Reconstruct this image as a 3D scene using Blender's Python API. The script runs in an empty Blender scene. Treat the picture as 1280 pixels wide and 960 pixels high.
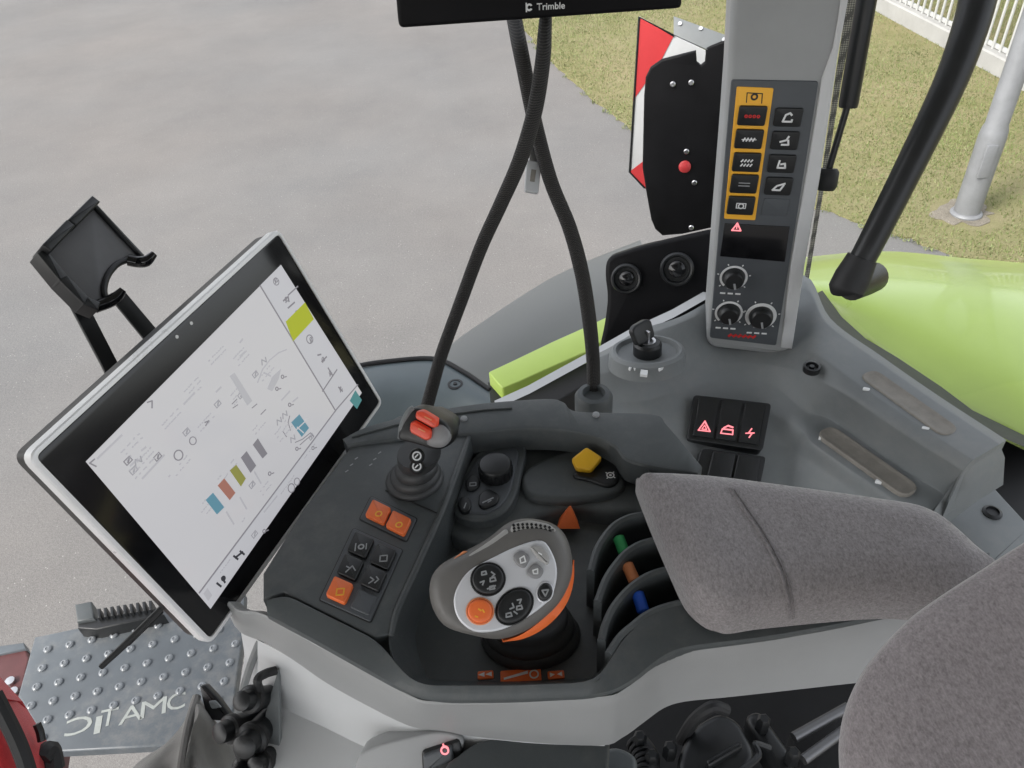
import bpy, bmesh, math, random
import numpy as np
from mathutils import Vector, Matrix
random.seed(7)
SC = bpy.context.scene
COL = SC.collection
R_ = math.radians

# ------------------------------------------------------------------ camera
FPX, PITCH, ROLL = 980.0, R_(40.0), R_(4.5)
EYE = Vector((0.0, 0.0, 2.75))
FWD = Vector((0, math.cos(PITCH), -math.sin(PITCH)))
_r0 = Vector((1, 0, 0)); _u0 = Vector((0, math.sin(PITCH), math.cos(PITCH)))
RGT = _r0 * math.cos(ROLL) - _u0 * math.sin(ROLL)
UPV = _r0 * math.sin(ROLL) + _u0 * math.cos(ROLL)
cam_d = bpy.data.cameras.new('camera')
cam_d.sensor_width = 36.0
cam_d.lens = 36.0 * FPX / 1280.0
cam_d.clip_start = 0.02
cam_d.clip_end = 500
cam = bpy.data.objects.new('camera', cam_d)
COL.objects.link(cam)
m3 = Matrix((RGT, UPV, -FWD)).transposed()
cam.matrix_world = Matrix.Translation(EYE) @ m3.to_4x4()
SC.camera = cam

# ------------------------------------------------------------------ light
SUN_EL, SUN_AZ = R_(44), R_(238)        # azimuth measured from +Y towards +X: behind the camera, to the left
world = bpy.data.worlds.new('World'); SC.world = world
world.use_nodes = True
wn = world.node_tree.nodes; wl = world.node_tree.links
wn.clear()
w_out = wn.new('ShaderNodeOutputWorld'); w_bg = wn.new('ShaderNodeBackground')
w_sky = wn.new('ShaderNodeTexSky'); w_sky.sky_type = 'NISHITA'; w_sky.sun_disc = False
w_sky.sun_elevation = SUN_EL; w_sky.sun_rotation = SUN_AZ
w_sky.dust_density = 3.0; w_sky.ozone_density = 1.0; w_sky.air_density = 1.0
w_hsv = wn.new('ShaderNodeHueSaturation'); w_hsv.inputs['Saturation'].default_value = 0.22
wl.new(w_sky.outputs[0], w_hsv.inputs['Color']); wl.new(w_hsv.outputs[0], w_bg.inputs['Color'])
w_bg.inputs['Strength'].default_value = 0.15
wl.new(w_bg.outputs[0], w_out.inputs[0])
sun_d = bpy.data.lights.new('sun', 'SUN'); sun_d.energy = 1.2; sun_d.angle = R_(16)
sun_d.color = (1.0, 0.95, 0.88)
sun = bpy.data.objects.new('sun', sun_d); COL.objects.link(sun)
_sd = Vector((math.sin(SUN_AZ) * math.cos(SUN_EL), math.cos(SUN_AZ) * math.cos(SUN_EL), math.sin(SUN_EL)))
sun.rotation_euler = (-_sd).to_track_quat('-Z', 'Y').to_euler()
SC.view_settings.view_transform = 'Standard'
SC.view_settings.look = 'None'
SC.view_settings.gamma = 1.0
SC.view_settings.use_curve_mapping = False
SC.view_settings.exposure = 1.4
SC.render.engine = 'CYCLES'
SC.cycles.max_bounces = 6
SC.cycles.transparent_max_bounces = 16

# ------------------------------------------------------------------ measuring helpers: a sight line through a point of the picture, met with a surface of the place
def ray(px, py):
    return FWD + RGT * ((px - 640) / FPX) + UPV * ((480 - py) / FPX)
def D(px, py, d):
    return EYE + ray(px, py) * d
def Z(px, py, z):
    r = ray(px, py)
    return EYE + r * ((z - EYE.z) / r.z)

class Plane:
    def __init__(s, o, n, u=None):
        s.o = Vector(o); s.n = Vector(n).normalized()
        if u is None:
            u = Vector((1, 0, 0))
        u = Vector(u); u = (u - s.n * u.dot(s.n)).normalized()
        s.u = u; s.v = s.n.cross(u)
    def uv(s, px, py, h=0.0):
        r = ray(px, py)
        o = s.o + s.n * h
        t = (o - EYE).dot(s.n) / r.dot(s.n)
        p = EYE + r * t - s.o
        return (p.dot(s.u), p.dot(s.v))
    def at(s, uv, h=0.0):
        return s.o + s.u * uv[0] + s.v * uv[1] + s.n * h
    def pt(s, px, py, h=0.0):
        return s.at(s.uv(px, py, h), h)
    def poly(s, pts, h=0.0):
        return [s.uv(x, y, h) for x, y in pts]
    def up(s, h):
        q = Plane(s.o + s.n * h, s.n, s.u)
        return q
def PZ(z):
    return Plane((0, 0, z), (0, 0, 1))
def plane3(a, b, c, toward=None):
    n = (b - a).cross(c - a).normalized()
    if n.dot((toward or EYE) - a) < 0:
        n = -n
    return Plane(a, n, b - a)

# ------------------------------------------------------------------ 2D outlines
def area(p):
    return 0.5 * sum(p[i][0] * p[(i + 1) % len(p)][1] - p[(i + 1) % len(p)][0] * p[i][1] for i in range(len(p)))
def ccw(p):
    return list(p) if area(p) > 0 else list(p)[::-1]
def rounded(p, r, seg=4):
    p = ccw(p); out = []; n = len(p)
    rr = r if isinstance(r, (list, tuple)) else [r] * n
    for i in range(n):
        a = Vector(p[i - 1]); b = Vector(p[i]); c = Vector(p[(i + 1) % n])
        d1 = (a - b); d2 = (c - b)
        l1, l2 = d1.length, d2.length
        if l1 < 1e-9 or l2 < 1e-9:
            continue
        d1 /= l1; d2 /= l2
        k = min(rr[i], l1 * .48, l2 * .48)
        for j in range(seg + 1):
            t = j / seg
            q = (b + d1 * k) * (1 - t) ** 2 + b * 2 * t * (1 - t) + (b + d2 * k) * t * t
            out.append((q.x, q.y))
    return out
def crom(p, closed=True, k=6):
    """smooth curve through points of any dimension"""
    P = [Vector(q) for q in p]; n = len(P); out = []
    m = n if closed else n - 1
    for i in range(m):
        p1, p2 = P[i], P[(i + 1) % n]
        p0 = P[i - 1] if (closed or i > 0) else p1 * 2 - p2
        p3 = P[(i + 2) % n] if (closed or i + 2 < n) else p2 * 2 - p1
        for j in range(k):
            t = j / k
            out.append(0.5 * ((2 * p1) + (p2 - p0) * t + (2 * p0 - 5 * p1 + 4 * p2 - p3) * t * t + (3 * p1 - p0 - 3 * p2 + p3) * t ** 3))
    if not closed:
        out.append(P[-1])
    return out
def smooth2(p, k=5):
    return [(q.x, q.y) for q in crom(ccw(p), True, k)]
def resample(p, n, closed=True):
    P = [Vector(q) for q in p]
    if closed:
        P = P + [P[0]]
    L = [0.0]
    for i in range(1, len(P)):
        L.append(L[-1] + (P[i] - P[i - 1]).length)
    out = []; j = 0
    m = n if closed else n - 1
    for i in range(n):
        t = L[-1] * i / m
        while j < len(L) - 2 and L[j + 1] < t:
            j += 1
        f = (t - L[j]) / max(L[j + 1] - L[j], 1e-12)
        out.append(P[j].lerp(P[j + 1], min(max(f, 0), 1)))
    return out
def inset(p, d):
    """p counter-clockwise; positive d shrinks"""
    n = len(p); out = []
    for i in range(n):
        a = Vector(p[i - 1]); b = Vector(p[i]); c = Vector(p[(i + 1) % n])
        e1 = b - a; e2 = c - b
        if e1.length < 1e-9: e1 = e2
        if e2.length < 1e-9: e2 = e1
        e1 = e1.normalized(); e2 = e2.normalized()
        n1 = Vector((-e1.y, e1.x)); n2 = Vector((-e2.y, e2.x))
        m = n1 + n2
        if m.length < 1e-6:
            m = n1
        m = m.normalized()
        k = d / max(m.dot(n1), 0.45)
        q = b + m * k
        out.append((q.x, q.y))
    return out
def inset_soft(p, d):
    """inset in small steps with smoothing, so that sharp corners round off instead of folding"""
    n = len(p); q = [tuple(x) for x in p]; k = max(1, int(abs(d) / .0012))
    for _ in range(k):
        q = inset(q, d / k)
        L = [Vector(x) for x in q]
        q = [tuple(L[i] * .5 + (L[i - 1] + L[(i + 1) % n]) * .25) for i in range(n)]
    return q
def scaled(p, f):
    cx = sum(q[0] for q in p) / len(p); cy = sum(q[1] for q in p) / len(p)
    return [(cx + (q[0] - cx) * f, cy + (q[1] - cy) * f) for q in p]
def ellipse(c, a, b, rot=0, n=24):
    out = []
    for i in range(n):
        t = 2 * math.pi * i / n
        x, y = a * math.cos(t), b * math.sin(t)
        out.append((c[0] + x * math.cos(rot) - y * math.sin(rot), c[1] + x * math.sin(rot) + y * math.cos(rot)))
    return out

# ------------------------------------------------------------------ mesh collector
class MB:
    def __init__(s):
        s.v = []; s.f = []; s.m = []
    def add(s, vs, fs, mi=0):
        b = len(s.v); s.v += [Vector(q) for q in vs]
        for f in fs:
            s.f.append(tuple(i + b for i in f)); s.m.append(mi)
    def loft(s, rings, closed=True, cap0=True, cap1=True, mi=0):
        n = len(rings[0]); vs = [q for r in rings for q in r]; fs = []
        for k in range(len(rings) - 1):
            for i in range(n if closed else n - 1):
                j = (i + 1) % n
                fs.append((k * n + i, k * n + j, (k + 1) * n + j, (k + 1) * n + i))
        if closed and cap0: fs.append(tuple(range(n))[::-1])
        if closed and cap1: fs.append(tuple((len(rings) - 1) * n + i for i in range(n)))
        s.add(vs, fs, mi); return s
    def slab(s, pl, poly, h0, h1, bev=0.0015, seg=3, mi=0, prof=None):
        """solid of outline POLY on plane PL from height h0 to h1, upper edge rounded by bev"""
        p = ccw(poly)
        rings = [[pl.at(q, h0) for q in p]]
        if bev > 0:
            for k in range(seg + 1):
                a = math.pi / 2 * k / seg
                d = bev * (1 - math.cos(a)); h = h1 - bev + bev * math.sin(a)
                pi = inset(p, d) if d > 0 else p
                rings.append([pl.at(q, h) for q in pi])
        else:
            rings.append([pl.at(q, h1) for q in p])
        s.loft(rings, mi=mi); return s
    def stack(s, pl, poly, prof, mode='scale', mi=0):
        """prof: list of (scale-or-inset, height)"""
        p = ccw(poly); rings = []
        for d, h in prof:
            q = scaled(p, d) if mode == 'scale' else (inset_soft(p, d) if mode == 'soft' and d > 0 else (inset(p, d) if d else p))
            rings.append([pl.at(x, h) for x in q])
        s.loft(rings, mi=mi); return s
    def pad(s, pl, poly, H, R, below, step, mi=0):
        """upholstered solid: a sheet over the outline whose height follows the distance to the edge, softened, on a straight wall"""
        from mathutils.geometry import delaunay_2d_cdt
        p = [Vector(q) for q in ccw(poly)]; n = len(p)
        A = np.array([tuple(q) for q in p]); B = np.roll(A, -1, 0)
        def dist(Q):
            d = B - A; t = np.clip(((Q[:, None, :] - A) * d).sum(2) / (d * d).sum(1), 0, 1)
            return np.sqrt((((A + t[..., None] * d) - Q[:, None, :]) ** 2).sum(2)).min(1)
        def isin(Q):
            c = np.zeros(len(Q), bool)
            for a, b in zip(A, B):
                if a[1] == b[1]: continue
                c ^= ((a[1] > Q[:, 1]) != (b[1] > Q[:, 1])) & (Q[:, 0] < (b[0] - a[0]) * (Q[:, 1] - a[1]) / (b[1] - a[1]) + a[0])
            return c
        pts = []
        for k, d in enumerate((.0006, .0018, .0036, .006)):
            Q = np.array(inset([tuple(q) for q in p], d))
            pts.append(Q[isin(Q) & (dist(Q) > d * .85)])
        x0, y0 = A.min(0); x1, y1 = A.max(0)
        X, Y = np.meshgrid(np.arange(x0, x1, step), np.arange(y0, y1, step * .866))
        X = X + (np.arange(X.shape[0]) % 2)[:, None] * step / 2
        Q = np.stack([X.ravel(), Y.ravel()], 1); ok = isin(Q); Q = Q[ok]; Q = Q[dist(Q) > .0075]; pts.append(Q)
        I = np.concatenate(pts)
        co = p + [Vector(q) for q in I.tolist()]
        r = delaunay_2d_cdt(co, [(i, (i + 1) % n) for i in range(n)], [], 1, 1e-7)
        V = np.array([tuple(q) for q in r[0]]); F = r[2]; d = dist(V)
        h = H * np.sqrt(np.clip(1 - (1 - np.clip(d / R, 0, 1)) ** 2, 0, 1))
        E = set()
        for f in F:
            for a, b in zip(f, f[1:] + f[:1] if isinstance(f, list) else tuple(f[1:]) + tuple(f[:1])): E.add((min(a, b), max(a, b)))
        E = np.array(sorted(E)); fr = d > .0085
        for _ in range(24):
            S = np.zeros(len(V)); C = np.zeros(len(V))
            np.add.at(S, E[:, 0], h[E[:, 1]]); np.add.at(S, E[:, 1], h[E[:, 0]]); np.add.at(C, E[:, 0], 1); np.add.at(C, E[:, 1], 1)
            h = np.where(fr, .4 * h + .6 * S / np.maximum(C, 1), h)
        s.add([pl.at(tuple(v), z) for v, z in zip(V.tolist(), h.tolist())], F, mi)
        bd = [int(np.argmin(((V - a) ** 2).sum(1))) for a in A]
        b0 = len(s.v) - len(V)
        b1 = len(s.v); s.v += [pl.at(tuple(q), -below) for q in A.tolist()]
        for i in range(n):
            k = (i + 1) % n
            if bd[i] != bd[k]: s.f.append((b0 + bd[i], b0 + bd[k], b1 + k, b1 + i)); s.m.append(mi)
        s.f.append(tuple(range(b1, b1 + n))); s.m.append(mi)
        return s
    def tube(s, path, r, n=10, mi=0, k=6, smooth=True, cap=True):
        P = crom(path, False, k) if smooth and len(path) > 2 else [Vector(q) for q in path]
        m = len(P)
        if isinstance(r, (list, tuple)):
            rr = []
            for i in range(m):
                t = i / (m - 1) * (len(r) - 1); a = int(min(t, len(r) - 2)); rr.append(r[a] + (r[a + 1] - r[a]) * (t - a))
        else:
            rr = [r] * m
        t0 = (P[1] - P[0]).normalized()
        up = Vector((0, 0, 1)) if abs(t0.z) < 0.9 else Vector((1, 0, 0))
        nrm = (up - t0 * up.dot(t0)).normalized(); rings = []
        for i in range(m):
            t = (P[min(i + 1, m - 1)] - P[max(i - 1, 0)]).normalized()
            nrm = (nrm - t * nrm.dot(t)).normalized(); b = t.cross(nrm)
            rings.append([P[i] + (nrm * math.cos(2 * math.pi * j / n) + b * math.sin(2 * math.pi * j / n)) * rr[i] for j in range(n)])
        s.loft(rings, cap0=cap, cap1=cap, mi=mi); return s
    def lathe(s, c, axis, prof, n=24, mi=0, u=None, sx=1.0, sy=1.0):
        """prof: list of (radius, height along axis)"""
        pl = Plane(c, axis, u)
        rings = [[pl.at((r * sx * math.cos(2 * math.pi * j / n), r * sy * math.sin(2 * math.pi * j / n)), h) for j in range(n)] for r, h in prof]
        s.loft(rings, mi=mi); return s
    def box(s, c, ax, ay, az, sz, bev=0.0, mi=0):
        pl = Plane(c, az, ax)
        x, y, z = sz[0] / 2, sz[1] / 2, sz[2] / 2
        poly = [(-x, -y), (x, -y), (x, y), (-x, y)]
        if bev: poly = rounded(poly, bev, 2)
        return s.slab(pl, poly, -z, z, bev, 2, mi) if bev else s.slab(pl, poly, -z, z, 0, 1, mi)
    def stroke(s, pl, uvs, w, h0, h1, mi=0, closed=False):
        P = [Vector(q) for q in uvs]
        n = len(P)
        for i in range(n if closed else n - 1):
            a, b = P[i], P[(i + 1) % n]
            d = b - a
            if d.length < 1e-9: continue
            d.normalize(); nn = Vector((-d.y, d.x)) * w / 2; e = d * w * .3
            s.slab(pl, [a - e + nn, a - e - nn, b + e - nn, b + e + nn], h0, h1, 0, 1, mi)
        return s
    def ringflat(s, pl, c, r0, r1, h0, h1, a0=0, a1=360, n=28, mi=0):
        full = abs(a1 - a0) >= 360
        pts = []
        m = n if full else n + 1
        rings = [[], [], [], []]
        for i in range(m):
            t = R_(a0 + (a1 - a0) * i / n); cs, sn = math.cos(t), math.sin(t)
            for k, (r, h) in enumerate(((r1, h0), (r1, h1), (r0, h1), (r0, h0))):
                rings[k].append(pl.at((c[0] + r * cs, c[1] + r * sn), h))
        rings.append(rings[0])
        s.loft(rings, closed=full, cap0=False, cap1=False, mi=mi); return s
    def tightpatch(s, rows, f=.15, **k):
        out = [rows[0]]
        for i in range(1, len(rows) - 1):
            out.append([a.lerp(b, 1 - f) for a, b in zip(rows[i - 1], rows[i])])
            out.append([a.lerp(b, f) for a, b in zip(rows[i], rows[i + 1])])
        out.append(rows[-1])
        return s.patch(out, **k)
    def patch(s, rows, ku=6, kv=5, skirt=0.02, mi=0):
        """smooth sheet through rows of 3D points with a skirt below its border"""
        R1 = [crom(r, False, ku) for r in rows]
        n = len(R1[0])
        cols = [crom([R1[j][i] for j in range(len(R1))], False, kv) for i in range(n)]
        m = len(cols[0])
        vs = [cols[i][j] for j in range(m) for i in range(n)]
        fs = [(j * n + i, j * n + i + 1, (j + 1) * n + i + 1, (j + 1) * n + i) for j in range(m - 1) for i in range(n - 1)]
        bd = [i for i in range(n)] + [j * n + n - 1 for j in range(1, m)] + [(m - 1) * n + i for i in range(n - 2, -1, -1)] + [j * n for j in range(m - 2, 0, -1)]
        b = len(vs)
        vs += [vs[i] - Vector((0, 0, skirt)) for i in bd]
        for i in range(len(bd)):
            j = (i + 1) % len(bd)
            fs.append((bd[i], b + i, b + j, bd[j]))
        fs.append(tuple(b + i for i in range(len(bd))))
        s.add(vs, fs, mi); return s

from mathutils.bvhtree import BVHTree
def on_surface(mb, pts, lift=.0005):
    """points of a built shape met by sight lines through picture points"""
    t = BVHTree.FromPolygons([tuple(v) for v in mb.v], mb.f); out = []
    for x, y in pts:
        r = ray(x, y).normalized(); h, n, i, d = t.ray_cast(EYE, r)
        if h is None: continue
        if n.dot(r) > 0: n = -n
        out.append(h + n * lift)
    return out
ORG = {}
def O(name, mb, mats, parent=None, label=None, kind=None, smooth=True, angle=34):
    """links the collected shape as ONE mesh object"""
    org = ORG[parent.name] if parent is not None else Vector((0, 0, 0))
    if parent is None:
        zs = [v.z for v in mb.v]
        org = Vector((sum(v.x for v in mb.v) / len(mb.v), sum(v.y for v in mb.v) / len(mb.v), min(zs)))
        if kind in ('structure', 'stuff'): org = Vector((0, 0, 0))
    me = bpy.data.meshes.new(name)
    me.from_pydata([v - org for v in mb.v], [], mb.f)
    if not isinstance(mats, (list, tuple)): mats = [mats]
    for m in mats: me.materials.append(m)
    me.polygons.foreach_set('material_index', mb.m)
    bm = bmesh.new(); bm.from_mesh(me)
    bmesh.ops.recalc_face_normals(bm, faces=bm.faces)
    bm.to_mesh(me); bm.free()
    if smooth:
        me.polygons.foreach_set('use_smooth', [True] * len(me.polygons))
        me.set_sharp_from_angle(angle=R_(angle))
    me.update()
    o = bpy.data.objects.new(name, me); COL.objects.link(o)
    if parent is not None:
        o.parent = parent
    else:
        o.location = org
    ORG[o.name] = org
    if label: o['label'] = label
    if kind: o['kind'] = kind
    return o
def thing(name, label, cat, loc, group=None):
    o = bpy.data.objects.new(name, None); COL.objects.link(o)
    o.empty_display_size = 0.05
    o.location = loc; o['label'] = label; o['category'] = cat
    if group: o['group'] = group
    ORG[o.name] = Vector(loc)
    return o
def tag(o, label, cat, group=None):
    o['label'] = label; o['category'] = cat
    if group: o['group'] = group
    return o
def letters(txt, pl, p0, p1, mat, parent, name='lettering', h=0.0004, up=1, bold=0.0, tall=1.0, mirror=False, depth=0.0003, height=None):
    """flat lettering whose baseline runs from picture point p0 to p1 on the plane"""
    a = pl.pt(*p0); b = pl.pt(*p1)
    cu = bpy.data.curves.new(name, 'FONT'); cu.body = txt; cu.size = 1.0; cu.extrude = 0.0; cu.offset = bold
    cu.resolution_u = 3
    ob = bpy.data.objects.new(name, cu); COL.objects.link(ob)
    dg = bpy.context.evaluated_depsgraph_get()
    me = bpy.data.meshes.new_from_object(ob.evaluated_get(dg))
    bpy.data.objects.remove(ob); bpy.data.curves.remove(cu)
    xs = [v.co.x for v in me.vertices]; x0, x1 = min(xs), max(xs)
    d = (b - a); L = d.length; ex = d / L; ey = pl.n.cross(ex) * up
    f = L / (x1 - x0)
    ym = max(v.co.y for v in me.vertices)
    fy = height / ym if height else f * tall
    org = ORG[parent.name]
    for v in me.vertices:
        x = (v.co.x - x0) * f
        if mirror: x = L - x
        v.co = a + ex * x + ey * (v.co.y * fy) + pl.n * h - org
    bm = bmesh.new(); bm.from_mesh(me)
    r = bmesh.ops.extrude_face_region(bm, geom=bm.faces[:])
    for g in r['geom']:
        if isinstance(g, bmesh.types.BMVert): g.co -= pl.n * (h + 0.0001) if h > 0.0005 else pl.n * depth
    bmesh.ops.recalc_face_normals(bm, faces=bm.faces)
    bm.to_mesh(me); bm.free()
    me.materials.clear(); me.materials.append(mat)
    me.name = name
    o = bpy.data.objects.new(name, me); COL.objects.link(o); o.parent = parent
    ORG[o.name] = org
    return o

# ------------------------------------------------------------------ materials
def lin(c):
    return tuple(((x / 255) / 12.92 if x / 255 <= 0.04045 else ((x / 255 + 0.055) / 1.055) ** 2.4) for x in c)
def mat(name, col, rough=0.5, metal=0.0, bump=0.0, bscale=900.0, var=0.0, vscale=20.0, sheen=0.0, coat=0.0, spec=0.5, emit=None, estr=0.0, dirt=0.0, col2=None):
    m = bpy.data.materials.new(name); m.use_nodes = True
    nt = m.node_tree; N = nt.nodes; L = nt.links
    b = N['Principled BSDF']
    c = tuple(col) + (1,)
    b.inputs['Base Color'].default_value = c
    b.inputs['Roughness'].default_value = rough
    b.inputs['Metallic'].default_value = metal
    b.inputs['Specular IOR Level'].default_value = spec
    if sheen:
        b.inputs['Sheen Weight'].default_value = sheen; b.inputs['Sheen Roughness'].default_value = 0.4
    if coat:
        b.inputs['Coat Weight'].default_value = coat; b.inputs['Coat Roughness'].default_value = 0.05
    if emit:
        b.inputs['Emission Color'].default_value = tuple(emit) + (1,); b.inputs['Emission Strength'].default_value = estr
    tc = None
    if bump or var or dirt:
        tc = N.new('ShaderNodeTexCoord')
    if bump:
        nz = N.new('ShaderNodeTexNoise'); nz.inputs['Scale'].default_value = bscale; nz.inputs['Detail'].default_value = 2
        L.new(tc.outputs['Object'], nz.inputs['Vector'])
        bp = N.new('ShaderNodeBump'); bp.inputs['Strength'].default_value = bump; bp.inputs['Distance'].default_value = 0.001
        L.new(nz.outputs[0], bp.inputs['Height']); L.new(bp.outputs[0], b.inputs['Normal'])
    if var:
        nz = N.new('ShaderNodeTexNoise'); nz.inputs['Scale'].default_value = vscale; nz.inputs['Detail'].default_value = 6; nz.inputs['Roughness'].default_value = 0.65
        L.new(tc.outputs['Object'], nz.inputs['Vector'])
        rp = N.new('ShaderNodeValToRGB')
        rp.color_ramp.elements[0].position = 0.3; rp.color_ramp.elements[1].position = 0.7
        c2 = col2 or tuple(min(x * (1 + var), 1) for x in col)
        c1 = tuple(x * (1 - var) for x in col) if col2 is None else col
        rp.color_ramp.elements[0].color = tuple(c1) + (1,); rp.color_ramp.elements[1].color = tuple(c2) + (1,)
        L.new(nz.outputs[0], rp.inputs[0]); L.new(rp.outputs[0], b.inputs['Base Color'])
        mr = N.new('ShaderNodeMapRange'); mr.inputs['To Min'].default_value = max(rough - .08, 0.02); mr.inputs['To Max'].default_value = min(rough + .08, 1)
        L.new(nz.outputs[0], mr.inputs['Value']); L.new(mr.outputs[0], b.inputs['Roughness'])
        if dirt:
            n2 = N.new('ShaderNodeTexNoise'); n2.inputs['Scale'].default_value = 55; n2.inputs['Detail'].default_value = 9; n2.inputs['Roughness'].default_value = .75
            n3 = N.new('ShaderNodeTexNoise'); n3.inputs['Scale'].default_value = 7; n3.inputs['Detail'].default_value = 3
            for n_ in (n2, n3): L.new(tc.outputs['Object'], n_.inputs['Vector'])
            ml = N.new('ShaderNodeMath'); ml.operation = 'MULTIPLY'; L.new(n2.outputs[0], ml.inputs[0]); L.new(n3.outputs[0], ml.inputs[1])
            r2 = N.new('ShaderNodeMapRange'); r2.inputs['From Min'].default_value = .24; r2.inputs['From Max'].default_value = .42; r2.inputs['To Max'].default_value = dirt; L.new(ml.outputs[0], r2.inputs['Value'])
            mx = N.new('ShaderNodeMix'); mx.data_type = 'RGBA'; L.new(r2.outputs[0], mx.inputs[0]); L.new(rp.outputs[0], mx.inputs[6]); mx.inputs[7].default_value = (.30, .285, .26, 1)
            L.new(mx.outputs[2], b.inputs['Base Color'])
    return m
# ================================================================== materials used
M = {}
M['deck'] = mat('dark_plastic', (0.074, 0.083, 0.085), 0.42, bump=0.25, bscale=1600, var=0.12, vscale=14, dirt=.16)
M['deck2'] = mat('dark_panel_plastic', (0.071, 0.080, 0.083), 0.48, bump=0.2, bscale=1600, var=0.10, vscale=18, dirt=.14)
M['black'] = mat('black_plastic', (0.010, 0.011, 0.012), 0.38, bump=0.12, bscale=1500, var=0.25, vscale=25)
M['bellows'] = mat('bellows_rubber', (0.050, 0.052, 0.054), 0.5, var=0.15, vscale=30)
M['rubber'] = mat('black_rubber', (0.014, 0.014, 0.015), 0.6, var=0.2, vscale=30)
M['blackmatt'] = mat('matt_black_paint', (0.006, 0.006, 0.007), 0.5, spec=0.15, var=.3, vscale=12)
M['blackgloss'] = mat('black_gloss', (0.006, 0.006, 0.007), 0.12, spec=0.5)
M['shell'] = mat('light_grey_plastic', (0.32, 0.326, 0.328), 0.45, bump=0.15, bscale=1400, var=0.05, vscale=9)
M['white'] = mat('pale_grey_plastic', (0.56, 0.57, 0.575), 0.45, bump=0.1, bscale=1400, var=0.04, vscale=8)
M['side'] = mat('grey_console_plastic', (0.178, 0.192, 0.196), 0.5, bump=0.25, bscale=1500, var=0.10, vscale=8, dirt=.2)
M['sill'] = mat('blue_grey_sill', (0.10, 0.125, 0.135), 0.5, bump=0.2, bscale=1500, var=0.1, vscale=10)
M['pillar'] = mat('pillar_grey_plastic', (0.32, 0.33, 0.332), 0.45, bump=0.2, bscale=1500, var=0.05, vscale=10)
M['panel'] = mat('pillar_panel', (0.075, 0.083, 0.092), 0.5, bump=0.15, bscale=1500, var=0.08, vscale=18)
M['wing'] = mat('grey_wing_plastic', (0.10, 0.105, 0.104), 0.55, bump=.2, bscale=600, var=.05, vscale=4)
M['tan'] = mat('tan_insert', (0.235, 0.218, 0.192), 0.7, bump=0.4, bscale=700, var=0.15, vscale=60)
M['silver'] = mat('silver_frame', (0.86, 0.86, 0.865), 0.3, 0.1, var=0.03, vscale=20)
M['steel'] = mat('steel', (0.55, 0.55, 0.56), 0.3, 1.0)
M['orange'] = mat('orange_plastic', (0.85, 0.17, 0.04), 0.4, var=0.06, vscale=50)
M['redorange'] = mat('red_orange_plastic', (0.80, 0.085, 0.04), 0.35, var=0.06, vscale=50)
M['yellow'] = mat('yellow_plastic', (0.75, 0.42, 0.02), 0.4, var=0.06, vscale=40)
M['amber'] = mat('amber_print', (0.92, 0.47, 0.04), 0.5)
M['green_tab'] = mat('green_plastic', (0.05, 0.42, 0.14), 0.4)
M['orange_tab'] = mat('light_orange_plastic', (0.75, 0.28, 0.12), 0.4)
M['blue_tab'] = mat('blue_plastic', (0.02, 0.11, 0.62), 0.4)
M['print_w'] = mat('white_print', (0.75, 0.76, 0.76), 0.5)
M['print_g'] = mat('grey_print', (0.30, 0.31, 0.32), 0.5)
M['print_k'] = mat('black_print', (0.02, 0.02, 0.02), 0.5)
M['print_r'] = mat('red_print', (0.55, 0.02, 0.02), 0.5)
M['glow_r'] = mat('red_lit_symbol', (0.6, 0.1, 0.1), 0.5, emit=(1.0, 0.28, 0.32), estr=0.45)
M['handle_grey'] = mat('joystick_grey', (0.135, 0.13, 0.123), 0.42, bump=0.15, bscale=1500, var=0.08, vscale=30)
M['handle_mid'] = mat('joystick_pale_grey', (0.36, 0.355, 0.345), 0.42, bump=0.15, bscale=1500)
M['face'] = mat('joystick_silver_face', (0.68, 0.69, 0.72), 0.36, 0.25, var=0.03, vscale=40)
M['btn_grey'] = mat('grey_button', (0.22, 0.22, 0.225), 0.4, var=0.08, vscale=60)
M['green_paint'] = mat('lime_paint', (0.42, 0.57, 0.11), 0.3, coat=0.35, var=0.05, vscale=5)
M['red_cloth'] = mat('red_cloth', (0.52, 0.025, 0.03), 0.8, bump=0.5, bscale=1200, var=0.15, vscale=25, sheen=0.3)
M['grey_cloth'] = mat('grey_cloth', (0.135, 0.13, 0.12), 0.85, bump=0.5, bscale=1200, var=0.15, vscale=22, sheen=0.2)
M['mat_rubber'] = mat('grey_floor_mat', (0.098, 0.112, 0.124), 0.36, var=0.14, vscale=9, dirt=.35)
M['stud'] = mat('highlit_stud_rubber', (0.19, 0.205, 0.22), 0.25, var=.2, vscale=60)  # paler than the mat: highlights on the studs put into the colour
M['dark_steel'] = mat('dull_steel', (0.20, 0.20, 0.205), 0.4, 0.8)
M['faded_print'] = mat('faded_print', (0.36, 0.38, 0.36), 0.6, var=.15, vscale=80)
M['maroon'] = mat('maroon_paint', (0.10, 0.035, 0.035), 0.5, var=0.2, vscale=12)
M['galv'] = mat('galvanised_steel', (0.20, 0.205, 0.215), 0.5, 0.2, var=0.12, vscale=9)
M['fence_w'] = mat('white_fence_paint', (0.38, 0.38, 0.37), 0.6, var=0.05, vscale=6)
M['conc'] = mat('pale_concrete', (0.30, 0.295, 0.285), 0.85, bump=0.6, bscale=60, var=0.10, vscale=4)
M['wred'] = mat('warning_red', (0.52, 0.04, 0.045), 0.4, var=0.06, vscale=20)
M['wwhite'] = mat('warning_white', (0.50, 0.51, 0.52), 0.4, var=0.06, vscale=20)
M['roof'] = mat('headliner', (0.45, 0.45, 0.44), 0.9)
M['dirtfloor'] = mat('dark_floor', (0.007, 0.007, 0.0075), 0.8, bump=0.5, bscale=120, var=0.4, vscale=20)

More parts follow.
